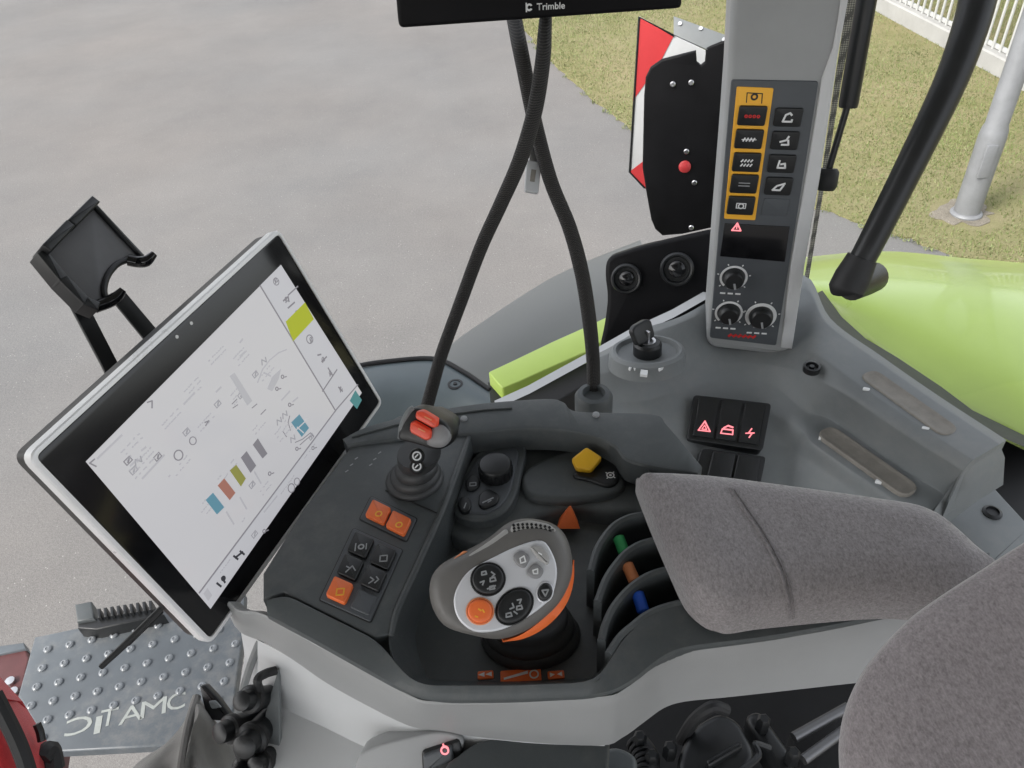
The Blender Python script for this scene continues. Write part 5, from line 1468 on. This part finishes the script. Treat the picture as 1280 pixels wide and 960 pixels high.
# --- orange triangle latch and the orange labels in the tub
mb = MB()
b_ = [Z(696, 661, ZF + .014), Z(725, 661, ZF + .010), Z(722, 650, ZF + .006), Z(699, 648, ZF + .006)]
ap = Z(713, 631, ZF + .03); ap2 = Z(717, 640, ZF + .03)
mb.loft([b_, [q.lerp(ap, .55) + Vector((0, -.001, .002)) for q in b_], [q.lerp(ap, .93) for q in b_]])
O('orange_latch', mb, M['orange'], ac)
PT = PZ(ZF + .0005)
def label(c, w, h):
    a = PT.uv(*c); pl2 = PT
    W, H = w * .00066 / 2, h * .00078 / 2
    mb = MB(); mb.slab(pl2, rounded([(a[0] - W, a[1] - H), (a[0] + W, a[1] - H), (a[0] + W, a[1] + H), (a[0] - W, a[1] + H)], .0015), -.002, .0012, .0005)
    return O('orange_label', mb, M['orange'], ac), a
P6 = PT.up(.0012)
lb1, a = label((607, 844), 20, 9)
mb = MB()
for k in (-1, 1): mb.slab(P6, [(a[0] + k * .003 - .003, a[1]), (a[0] + k * .003 + .0022, a[1] - .002), (a[0] + k * .003 + .0022, a[1] + .002)], -.001, .0003, 0)
O('symbol', mb, M['print_w'], lb1)
lb2, a = label((651, 845), 51, 14)
mb = MB(); mb.slab(P6, [(a[0] - .014, a[1] - .003), (a[0] - .014, a[1] - .0012), (a[0] + .006, a[1] + .0035), (a[0] + .006, a[1] + .001)], -.001, .0003, 0); mb.ringflat(P6, (a[0] + .011, a[1]), .0028, .004, -.001, .0003, n=18)
O('symbol', mb, M['print_w'], lb2)
lb3, a = label((695, 844), 21, 9)
mb = MB()
mb.slab(P6, [(a[0] - .005, a[1] + .002), (a[0] - .005, a[1] - .002), (a[0] - .001, a[1])], -.001, .0003, 0); mb.slab(P6, [(a[0] + .005, a[1] + .002), (a[0] + .005, a[1] - .002), (a[0] + .001, a[1])], -.001, .0003, 0)
O('symbol', mb, M['print_w'], lb3)

# --- spool valve levers: curved paddles with coloured tabs between
def paddle(arc, z, base_z):
    P = crom([Z(x, y, z) for x, y in arc], False, 6); n = len(P); rings = []
    w = .0034
    for i in range(n):
        t = (P[min(i + 1, n - 1)] - P[max(i - 1, 0)]); t.z = 0; t.normalize(); s = Vector((-t.y, t.x, 0)) * w
        p = P[i]; lo = Vector((p.x, p.y, base_z))
        drop = Vector((0, 0, -.0016))
        rings.append([lo - s, p - s + drop * 2, p - s * .8 + drop, p, p + s * .8 + drop, p + s + drop * 2, lo + s])
    mb = MB(); mb.loft(rings); return mb
arcs = [('green', [(738, 712), (747, 683), (764, 658), (782, 646), (801, 641), (822, 638), (850, 640)]),
        ('orange', [(747, 750), (758, 721), (773, 699), (786, 686), (805, 676), (831, 671), (860, 672)]),
        ('blue', [(752, 798), (757, 778), (768, 755), (786, 734), (805, 720), (824, 712), (846, 708), (875, 708)]),
        ('last', [(761, 815), (775, 794), (792, 779), (809, 766), (830, 757), (858, 750), (895, 746)])]
lv_lab = {'green': 'curved black lever paddle farthest from the seat, just above the green tab', 'orange': 'curved black lever paddle between the green tab and the light orange tab',
          'blue': 'curved black lever paddle between the light orange tab and the blue tab', 'last': 'curved black lever paddle nearest the grey shell, just below blue tab'}
for nm, arc in arcs:
    o = O('valve_lever', paddle(arc, ZD + .006, ZF + .002), M['deck2'])
    tag(o, lv_lab[nm], 'lever', 'hydraulic valve levers')
for nm, (x0, y0), (x1, y1), m, z in (('green', (773, 672), (780, 690), 'green_tab', ZD - .006), ('light orange', (784, 706), (793, 726), 'orange_tab', ZD - .006), ('blue', (797, 742), (804, 764), 'blue_tab', ZD - .006)):
    mb = MB(); a, b = Z(x0, y0, z), Z(x1, y1, z - .004)
    mb.tube([a + (a - b) * .1, a, b, b + (b - a) * .1], [.003, .0052, .0052, .003], 14, smooth=False)
    tag(O('colour_tab', mb, M[m]), nm + ' plastic tab between two curved lever paddles', 'tab', 'coloured lever tabs')

# --- pale lower body below the band
mb = MB()
w0 = [(322, 800), (345, 812), (372, 828), (406, 851), (450, 876), (512, 906), (580, 916), (660, 926), (756, 930)]
w1 = [(322, 862), (346, 880), (370, 893), (401, 907), (450, 931), (505, 955), (575, 975), (655, 985), (750, 985)]
w2 = [(322, 1010), (347, 1010), (375, 1010), (402, 1010), (450, 1015), (505, 1020), (575, 1025), (655, 1030), (750, 1030)]
r0 = [Z(x, y, ZD - .068) for x, y in w0]; r1 = [Z(x, y, ZD - .125) for x, y in w1]; r2 = [Z(x, y, ZD - .135) for x, y in w2]
def dens(a): return crom(a, False, 5)
r0, r1, r2 = dens(r0), dens(r1), dens(r2)
rows = []
for t in (0, .3, .6, .88, .97, 1.0): rows.append([a.lerp(b, t) for a, b in zip(r0, r1)])
for t in (.03, .1, .4, .7, 1): rows.append([a.lerp(b, t) for a, b in zip(r1, r2)])
n = len(rows[0]); vs = [q for r in rows for q in r]; fs = [(j * n + i, j * n + i + 1, (j + 1) * n + i + 1, (j + 1) * n + i) for j in range(len(rows) - 1) for i in range(n - 1)]
mb.add(vs, fs)
lo = [Vector((q.x, q.y, 1.70)) for q in r2]; 
mb.add(r2 + lo, [(i, i + 1, n + i + 1, n + i) for i in range(n - 1)])
mb.add([r[0] for r in rows] + [Vector((r[0].x, r[0].y, 1.70)) for r in rows], [(i, i + 1, len(rows) + i + 1, len(rows) + i) for i in range(len(rows) - 1)])
O('lower_body', mb, M['white'], ac, angle=60)
# pocket with a rocker
pk_ = plane3(Z(450, 944, ZD - .084), Z(560, 918, ZD - .068), Z(520, 985, ZD - .104))
mb = MB(); mb.slab(pk_, smooth2(pk_.poly([(447, 948), (470, 932), (510, 921), (550, 914), (578, 922), (575, 950), (560, 990), (450, 990)]), 4), -.02, .002, .002)
O('switch_pocket', mb, M['shell'], ac)
mb = MB(); mb.slab(pk_, rounded(pk_.poly([(528, 936), (574, 921), (580, 938), (572, 955), (530, 972)]), .003), -.005, .005, .002); O('rocker_frame', mb, M['black'], ac)
mb = MB(); mb.slab(pk_, rounded(pk_.poly([(531, 938), (566, 926), (569, 943), (533, 960)]), .002), -.001, .009, .002); rk = O('rocker_switch', mb, M['panel'], ac)
P5 = pk_.up(.009); a = P5.uv(556, 938); mb = MB(); mb.ringflat(P5, a, .0022, .0036, -.001, .0004, n=18); mb.stroke(P5, [(a[0], a[1] + .005), (a[0], a[1] + .003)], .001, -.001, .0004)
O('symbol', mb, M['glow_r'], rk)
pc_ = PZ(ZD - .0705)
mb = MB(); mb.slab(pc_, smooth2(pc_.poly([(556, 960), (572, 944), (600, 926), (650, 920), (705, 918), (757, 917), (760, 960), (750, 1010), (650, 1020), (556, 1010)]), 3), -.05, 0, .003, 4); O('lower_dark_cover', mb, M['deck2'], ac)
# left side flank of the lower body with folds, seen beside the floor mat
mb = MB()
mb.loft([[Z(300, 782, ZD - .07), Z(322, 800, ZD - .07), Z(348, 815, ZD - .07)], [Z(306, 820, ZD - .2), Z(318, 850, ZD - .2), Z(347, 880, ZD - .13)], [Z(292, 905, ZD - .3), Z(310, 920, ZD - .26), Z(348, 1010, ZD - .15)]], closed=False)
O('flank', mb, M['white'], ac)
mb = MB(); mb.tube([Z(326, 800, ZD - .075), Z(314, 830, ZD - .13), Z(304, 862, ZD - .2), Z(294, 905, ZD - .28)], .004, 8); O('flank_seal', mb, M['side'], ac)

# --- plugs at the shell's left corner
cn = thing('cable_plugs', 'cluster of black cable plugs at the corner of the pale console body', 'plugs', tuple(D(320, 960, .74)))
pl = Plane(D(335, 900, .70), -FWD + Vector((-.25, 0, .2)), RGT)
mb = MB(); mb.slab(pl, pl.poly([(348, 836), (350, 960), (344, 1010), (312, 1010), (334, 880)]), -.004, 0, .001); O('mounting_plate', mb, M['side'], cn)
for (x, y, r, L, tilt) in ((326, 872, .0100, .030, (0, .2, 0)), (305, 905, .0105, .028, (-.3, 0, 0)), (326, 912, .0120, .034, (.1, -.2, 0)), (318, 948, .0100, .03, (0, -.3, 0)), (338, 945, .009, .025, (0, 0, 0)), (312, 976, .012, .03, (0, 0, 0))):
    ax = (pl.n + Vector(tilt)).normalized(); c = pl.pt(x, y); mb = MB()
    mb.lathe(c, ax, [(r, -.02), (r, L * .35), (r * 1.15, L * .4), (r * 1.15, L * .6), (r * .9, L * .65), (r * .85, L), (r * .6, L * 1.05), (.0005, L * 1.05)], 18)
    pg_ = O('plug', mb, M['black'], cn)
    mb = MB(); mb.lathe(c + ax * L * .5, ax, [(r * 1.2, -.003), (r * 1.24, 0), (r * 1.2, .003)], 18); O('locking_ring', mb, M['rubber'], pg_)
mb = MB(); mb.tube([pl.pt(326, 868, .01), pl.pt(322, 850, .02), pl.pt(332, 842, .008), pl.pt(345, 838, 0)], .004, 8); O('cable_tail', mb, M['rubber'], cn)
mb = MB(); mb.tube([pl.pt(305, 905, .01), pl.pt(298, 930, .02), pl.pt(306, 960, .015), pl.pt(312, 1010, 0)], .005, 8); O('cable_tail', mb, M['rubber'], cn)

# ================================================================== armrest cushion
PCu = PZ(ZD + .012)
cush = [(796, 592), (800, 586), (812, 584), (890, 588), (1000, 603), (1100, 618), (1150, 628), (1185, 645), (1225, 678), (1268, 720), (1200, 770), (1100, 768), (960, 780), (912, 787), (896, 784), (880, 774), (858, 746), (838, 695), (815, 640)]
cp = thing('armrest_cushion', 'grey velour armrest cushion with a curved stitched seam', 'armrest', tuple(Z(1000, 700, ZD)))
mb = MB()
ch_ = [.020, .028, .028, .028, .027, .026, .025, .025, .026, .026, .004, 0, 0, 0, 0, .004, .010, .018, .020]
cuv = [(lambda q: (q.x, q.y))(Z(x, y, ZD + .012 + h)) for (x, y), h in zip(cush, ch_)]
base = ccw(smooth2(cuv, 6))
base = [tuple(q) for q in resample(base, 160)]
mb.pad(PCu.up(.010), base, .027, .026, .016, .0034)
O('cushion_body', mb, M['cushion'], cp, angle=80)
M['piping'] = fabric('shaded_seam_velour', (0.19, 0.176, 0.18))  # darker than the cushion, painting in the shadow line of the seam
# seam rides on the padding
def cz(x, y):
    return ZD + .012 + .0375
cmb = MB(); cmb.v = list(mb.v); cmb.f = list(mb.f)
seam = [(898, 592), (912, 611), (928, 634), (944, 657), (958, 680), (970, 703), (979, 725), (984, 745), (986, 760), (986, 772)]
mb = MB(); mb.tube(on_surface(cmb, seam, .0002), .0013, 8); O('seam_piping', mb, M['piping'], cp)
mb = MB(); mb.tube(on_surface(cmb, [(x + 6, y + 1) for x, y in seam], .0001), .0008, 8); O('stitch_line', mb, M['piping'], cp)

# ================================================================== seat backrest wing at lower right
ps = plane3(D(1045, 890, .47), D(1280, 660, .50), D(1280, 960, .42))
st = thing('operator_seat', 'large rounded mauve grey velour seat wing at lower right', 'seat', tuple(D(1200, 960, .5)))
so = [(1400, 600), (1320, 634), (1262, 668), (1225, 692), (1178, 722), (1135, 753), (1098, 790), (1070, 828), (1052, 868), (1044, 910), (1047, 960), (1060, 1020), (1100, 1080), (1400, 1100)]
mb = MB(); base = ccw(smooth2(ps.poly(so, 0), 5)); base = [tuple(q) for q in resample(base, 140)]
mb.pad(ps.up(-.030), base, .033, .034, .03, .005)
O('padding', mb, M['seat'], st, angle=80)

# ================================================================== dark seat suspension under the armrest
us = thing('seat_suspension', 'dark seat suspension with pedals and bright rails below the armrest', 'seat base', tuple(Z(930, 950, 1.36)))
def zbox(name, pts, z, th, bev, m, par=us):
    pl = PZ(z); mb = MB(); mb.slab(pl, rounded(pl.poly(pts), bev * 2), -th, 0, bev); return O(name, mb, m, par)
zbox('base_plate', [(700, 850), (1120, 800), (1160, 1050), (690, 1050)], 1.70, .10, .006, M['dirtfloor'])
zbox('lock_box', [(868, 905), (900, 888), (925, 900), (948, 945), (925, 975), (850, 985), (846, 945)], 1.88, .12, .008, M['black'])
zbox('lock_ridge', [(882, 950), (925, 925), (930, 932), (886, 958)], 1.89, .02, .003, M['black'])
zbox('bracket_arm', [(930, 893), (950, 885), (1000, 955), (975, 975)], 1.86, .03, .008, M['black'])
mb = MB(); mb.tube([Z(852, 925, 1.86), Z(868, 900, 1.90), Z(890, 884, 1.92), Z(908, 888, 1.91)], .007, 10); O('release_cable', mb, M['rubber'], us)
mb = MB(); mb.tube([Z(925, 965, 1.9), Z(948, 945, 1.9), Z(944, 930, 1.9), Z(962, 935, 1.89)], .0035, 8); O('wire_bail', mb, M['black'], us)
for a, b in (((992, 922), (1060, 884)), ((1004, 950), (1062, 908))):
    mb = MB(); mb.tube([Z(a[0], a[1], 1.84), Z(b[0], b[1], 1.84)], .006, 12, smooth=False); O('slide_rail', mb, M['dark_steel'], us)
zbox('rail_carrier', [(985, 915), (1075, 865), (1090, 960), (1010, 990)], 1.82, .08, .004, M['dirtfloor'])
mb = MB(); P = [Z(790 + 12 * i, 945 + 9 * math.sin(i), 1.83) for i in range(5)]
mb.tube([Z(796, 925, 1.86), Z(812, 950, 1.86), Z(800, 975, 1.86), Z(790, 1010, 1.86)], .012, 12); O('corrugated_hose', mb, M['rubber'], us)
for i in range(9):
    t = i / 8; x = 797 + 8 * math.sin(t * 3); y = 930 + 55 * t; mb = MB(); mb.lathe(Z(x, y, 1.862), (.2, -1, .3), [(.0125, -.002), (.0132, 0), (.0125, .002)], 14); O('hose_rib', mb, M['rubber'], us)
for x, y in ((800, 921), (815, 944), (838, 934), (955, 900), (992, 941)):
    mb = MB(); mb.lathe(Z(x, y, 1.88), (0, 0, 1), [(.008, -.02), (.008, 0), (.005, .004), (.0005, .004)], 6); O('bolt', mb, M['black'], us)
zbox('dark_flap', [(745, 940), (770, 930), (800, 945), (790, 985), (745, 990)], 1.95, .05, .006, M['deck'])
# ================================================================== drive lever (large multi-button handle)
dl = thing('drive_lever', 'large silver faced drive lever with black and orange buttons in the tub', 'joystick', tuple(Z(655, 800, ZF)))
PJ = plane3(Z(567, 754, 2.262), Z(689, 690, 2.275), Z(650, 785, 2.246))
shell_px = [(538, 726), (545, 712), (558, 701), (583, 688), (611, 672), (636, 653), (661, 648), (690, 654), (706, 668), (714, 690), (716, 712), (711, 732), (699, 754), (680, 773), (655, 790), (624, 799), (586, 793), (557, 783), (543, 765), (537, 745)]
face_px = [(567, 752), (569, 740), (574, 729), (581, 719), (591, 710), (616, 697), (643, 684), (668, 676), (680, 677), (688, 687), (695, 704), (696, 722), (690, 745), (678, 758), (660, 771), (640, 782), (619, 789), (595, 790), (579, 781), (570, 768)]
def loop(pl, pts, h=0.0, n=64):
    return [tuple(q) for q in resample(ccw(smooth2(pl.poly(pts, h), 5)), n)]
fo = loop(PJ, face_px)
so_ = loop(PJ, shell_px, -.012)
# align starts
def align(a, b):
    n = len(a); best = min(range(n), key=lambda k: sum((Vector(a[i]) - Vector(b[(i + k) % n])).length for i in range(0, n, 4)))
    return b[best:] + b[:best]
so_ = align(fo, so_)
mid = [tuple(Vector(a).lerp(Vector(b), .5)) for a, b in zip(fo, so_)]
mid2 = [tuple(Vector(a).lerp(Vector(b), .85)) for a, b in zip(fo, so_)]
cen = Vector((sum(p[0] for p in so_) / 64, sum(p[1] for p in so_) / 64))
def sc_(p, f, dx=0, dy=0): return [(cen.x + (q[0] - cen.x) * f + dx, cen.y + (q[1] - cen.y) * f + dy) for q in p]
rings = [[PJ.at(q, .0005) for q in sc_(fo, .97)], [PJ.at(q, .0005) for q in inset(ccw(fo), -.0012)], [PJ.at(q, -.0010) for q in mid], [PJ.at(q, -.0055) for q in mid2], [PJ.at(q, -.012) for q in so_],
         [PJ.at(q, -.020) for q in sc_(so_, .985)], [PJ.at(q, -.030) for q in sc_(so_, .90)], [PJ.at(q, -.040) for q in sc_(so_, .74, .008, -.002)], [PJ.at(q, -.052) for q in sc_(so_, .50, .014, -.004)]]
rings[1] = [PJ.at(q, .0003) for q in align(fo, inset(ccw(fo), -.0012))]
mb = MB(); mb.loft(rings[::-1]); O('grip_shell', mb, M['handle_grey'], dl, angle=50)
mb = MB(); mb.slab(PJ, fo, -.001, .0022, .0018, 4); O('face_plate', mb, M['face'], dl)
PJ2 = PJ.up(.0022)
def jbtn(name, c, a, b, rot, m, hgt=.003, icons=(), im='print_g', rim=None):
    cc = PJ2.uv(*c); s = (PJ2.at(cc) - EYE).dot(FWD) / FPX
    # true picture axes on the plane
    ex = Vector(PJ2.uv(c[0] + 10, c[1])) - Vector(cc); ey = Vector(PJ2.uv(c[0], c[1] - 10)) - Vector(cc)
    pts = []
    for i in range(32):
        t = 6.2832 * i / 32; x, y = a * math.cos(t), b * math.sin(t)
        X, Y = x * math.cos(rot) - y * math.sin(rot), x * math.sin(rot) + y * math.cos(rot)
        q = Vector(cc) + ex * X / 10 + ey * Y / 10; pts.append((q.x, q.y))
    pts = ccw(pts)
    if rim:
        mb = MB(); mb.loft([[PJ2.at(q, -.001) for q in inset(pts, -.0014)], [PJ2.at(q, .0008) for q in inset(pts, -.0014)], [PJ2.at(q, .0012) for q in inset(pts, -.0006)], [PJ2.at(q, .0003) for q in inset(pts, .0003)], [PJ2.at(q, -.001) for q in inset(pts, .0003)]], cap0=False, cap1=False)
        O('button_rim', mb, M[rim], dl)
    mb = MB(); mb.stack(PJ2, pts, [(0, -.001), (0, hgt * .55), (.0006, hgt * .85), (.0016, hgt), (.004, hgt * 1.05)], mode='inset')
    o = O(name, mb, M[m], dl)
    if icons:
        P5 = PJ2.up(hgt * 1.05); mb = MB()
        for st in icons:
            mb.stroke(P5, [((Vector(cc) + ex * x / 10 + ey * y / 10).x, (Vector(cc) + ex * x / 10 + ey * y / 10).y) for x, y in st], .0011, -.001, .0003)
        O('symbol', mb, M[im], o)
    return o
def sq4(x, y, r=3): return [(x - r, y - r * .6), (x + r, y - r * .2), (x + r * .6, y + r), (x - r, y + r * .6), (x - r, y - r * .6)]
jbtn('button', (610, 724), 20, 19, .3, 'black', .003, [sq4(-5, 7), [(4, 9), (8, 6), (5, 3)], sq4(6, -1, 3.5), [(-10, -4), (-5, -2), (-7, -7)], sq4(5, -11, 3), [(-1, -12), (9, -8)]], 'print_g', 'rubber')
jbtn('button', (600, 764), 15.5, 15, 0, 'orange', .0035, [[(-6, -6), (-3, -7)], [(3, 2), (5, -1)], [(-2, 3), (1, 1)]], 'amber', 'orange_tab')
jbtn('button', (643, 758), 25, 18, .75, 'black', .0032, [[(-3, 4), (-1, -1), (-6, -3)], [(3, 8), (8, 9), (6, 4)], sq4(6, -2, 3.5), sq4(-7, -11, 3.5), [(-1, -6), (3, -9)]], 'print_g', 'rubber')
jbtn('button', (681, 740), 8.5, 11, -.25, 'black', .003, [[(-4, 2), (0, -5), (4, 3), (-4, 2)]], 'print_g', 'face')
for pts, m, ic in (([(643, 692), (652, 687), (664, 697), (655, 712), (645, 706), (641, 698)], 'btn_grey', [(650, 698), (655, 695), (657, 702), (651, 704)]), ([(661, 684), (670, 681), (680, 685), (687, 697), (685, 708), (672, 699)], 'handle_mid', [(673, 691), (677, 693)]), ([(668, 702), (681, 713), (674, 724), (664, 723), (657, 716)], 'btn_grey', [(666, 713), (672, 711), (672, 717), (667, 717)])):
    mb = MB(); mb.stack(PJ2, ccw(rounded(PJ2.poly(pts), .004, 5)), [(0, -.001), (0, .0018), (.0008, .0026), (.0022, .003)], mode='inset'); o = O('button', mb, M[m], dl)
    mb = MB(); P5 = PJ2.up(.003); mb.stroke(P5, P5.poly(ic), .0010, -.001, .0003, closed=len(ic) > 2); O('symbol', mb, M['print_w'], o)
# orange band along the lower right of the grip
op_ = [(630, 805), (655, 800), (678, 788), (698, 770), (712, 749), (719, 724), (720, 700)]
ip_ = [(628, 799), (650, 792), (671, 779), (688, 764), (702, 744), (710, 722), (714, 700)]
PO = PJ.up(-.013)
a = crom([PO.pt(x, y) for x, y in op_], False, 6); b = crom([PO.pt(x, y) for x, y in ip_], False, 6)
mb = MB(); rings = []
for i, (p, q) in enumerate(zip(a, b)):
    t = i / (len(a) - 1); w = max(math.sin(math.pi * min(max(t, .03), .97)) ** .5, .2)
    c0 = p.lerp(q, .5); h = PJ.n
    rings.append([c0 + (p - c0) * .9 * w + h * .0 , c0 + (p - c0) * w - h * .004, c0 + (p - c0) * w - h * .010, c0 + (q - c0) * 1.2 - h * .016, c0 + (q - c0) * 1.4 - h * .008, c0 + (q - c0) * w + h * .003])
mb.loft(rings); O('orange_band', mb, M['orange'], dl, angle=60)
# thumb pad, perforated grip, orange light
PT_ = PJ.up(-.004)
mb = MB(); mb.slab(PT_, rounded(PT_.poly([(584, 695), (611, 677), (633, 660), (640, 672), (612, 686), (590, 700)]), .003), -.006, .0015, .0015); O('thumb_pad', mb, M['handle_mid'], dl)
mb = MB(); gp_ = PT_.poly([(637, 664), (641, 654), (662, 650), (686, 655), (697, 664), (672, 668), (650, 674), (640, 675)]); mb.slab(PT_, rounded(gp_, .003), -.008, .0022, .002); grid = O('perforated_grip', mb, M['handle_mid'], dl)
mb = MB(); P5 = PT_.up(.0022)
for i in range(9):
    for j in range(4):
        x = 642 + i * 5.6 + j * .6; y = 656.5 + j * 4.0 - math.sin(i / 8 * 3.14) * 2.4 + i * .35
        if i > 6 and j > 1: continue
        a = P5.uv(x, y); mb.slab(P5, rounded([(a[0] - .0010, a[1] - .0010), (a[0] + .0010, a[1] - .0010), (a[0] + .0010, a[1] + .0010), (a[0] - .0010, a[1] + .0010)], .0004, 2), -.001, .0003, 0)
O('perforation', mb, M['black'], grid)
mb = MB(); PT2 = PJ.up(-.010); mb.slab(PT2, rounded(PT2.poly([(566, 699), (580, 688), (586, 690), (572, 701)]), .002), -.006, .003, .001); O('orange_lamp', mb, M['orange_tab'], dl)
# bellows
mb = MB()
c = Z(664, 797, ZF); topc = PJ.at((cen.x + .012, cen.y - .004), -.05)
prof = [(1.0, 0), (1.02, .04), (.96, .10), (.90, .12), (.94, .18), (.90, .26), (.82, .29), (.85, .35), (.80, .45), (.72, .48), (.74, .56), (.66, .70), (.60, 1.0)]
bo = [(q[0] - cen.x, q[1] - cen.y) for q in so_]
rings = []
for f, t in prof:
    cc = c.lerp(topc, t); rings.append([cc + Vector((math.cos(k / 40 * 6.2832) * .042 * f, math.sin(k / 40 * 6.2832) * .031 * f, 0)) for k in range(40)])
mb.loft(rings); O('bellows', mb, M['bellows'], dl, angle=60)

# ================================================================== small front joystick
fj = thing('front_joystick', 'small black joystick with two red buttons beside the touch terminal', 'joystick', tuple(Z(520, 600, ZD)))
c = Z(518, 600, ZD + .003)
mb = MB()
tc_ = Z(524, 566, ZD + .05)
rings = []
for r, t in ((.0275, 0), (.028, .05), (.0262, .12), (.0235, .15), (.0245, .22), (.0225, .32), (.0195, .36), (.0205, .44), (.0180, .56), (.0150, .60), (.0185, .70), (.020, .9), (.020, 1.0)):
    cc = c.lerp(tc_, t); rings.append([cc + Vector((math.cos(k / 32 * 6.2832) * r, math.sin(k / 32 * 6.2832) * r, 0)) for k in range(32)])
mb.loft(rings); O('bellows', mb, M['bellows'], fj, angle=60)
PH = plane3(Z(500, 540, ZD + .098), Z(560, 545, ZD + .098), Z(528, 560, ZD + .088))
ho = [(496, 548), (499, 532), (509, 515), (515, 510), (524, 510), (543, 520), (558, 530), (565, 542), (563, 554), (553, 562), (540, 562), (520, 556), (504, 552)]
hl = loop(PH, ho, 0, 48)
mb = MB(); mb.stack(PH, hl, [(.60, -.066), (.68, -.052), (.86, -.036), (.98, -.022), (1.0, -.012), (.985, -.004), (.94, -.0005), (.85, .0005)]); head = O('head', mb, M['black'], fj, angle=60)
mb = MB(); rl = loop(PH, [(541, 534), (552, 530), (560, 536), (564, 545), (561, 554), (552, 560), (538, 558), (533, 552)], 0, 40); mb.stack(PH, rl, [(1.0, -.02), (1.0, -.003), (.95, .0008), (.8, .002), (.4, .0028)]); O('grey_cap', mb, M['btn_grey'], fj, angle=60)
mb = MB(); mb.tube([PH.pt(501, 548, -.004), PH.pt(503, 532, -.002), PH.pt(511, 515, -.001), PH.pt(517, 510, -.002)], .0028, 8); O('chrome_edge', mb, M['side'], fj)
PHb = PH.up(.001)
for pts, lab in (([(522, 513), (529, 512), (549, 524), (548, 533), (542, 534), (520, 522)], None), ([(515, 527), (520, 525), (541, 537), (540, 548), (534, 550), (513, 539)], None)):
    mb = MB(); mb.stack(PHb, ccw(rounded(PHb.poly(pts), .0035, 4)), [(0, -.004), (0, .003), (.001, .0045), (.003, .005)], mode='inset'); bt = O('red_button', mb, M['redorange'], fj)
    mb = MB(); P5 = PHb.up(.005); cx = sum(p[0] for p in pts) / 6; cy = sum(p[1] for p in pts) / 6
    mb.stroke(P5, P5.poly([(cx - 4, cy - 2), (cx + 4, cy + 2)]), .001, -.001, .0003); O('symbol', mb, M['orange_tab'], bt)
for x, y in ((521, 570), (521, 583)):
    s = Plane(Z(x, y, ZD + .064 - (y - 570) * .0009), (EYE - Z(x, y, ZD + .05)), (1, 0, 0)); mb = MB(); 
    mb.lathe(s.o, s.n, [(.007, -.012), (.007, .0), (.006, .0015), (.0005, .002)], 20); bt = O('button', mb, M['black'], fj)
    mb = MB(); s2 = s.up(.0018); mb.ringflat(s2, (0, 0), .0028, .0042, -.001, .0004, n=18); mb.stroke(s2, [(-.0015, -.001), (.001, .0012)], .0012, -.001, .0004); O('symbol', mb, M['print_w'], bt)
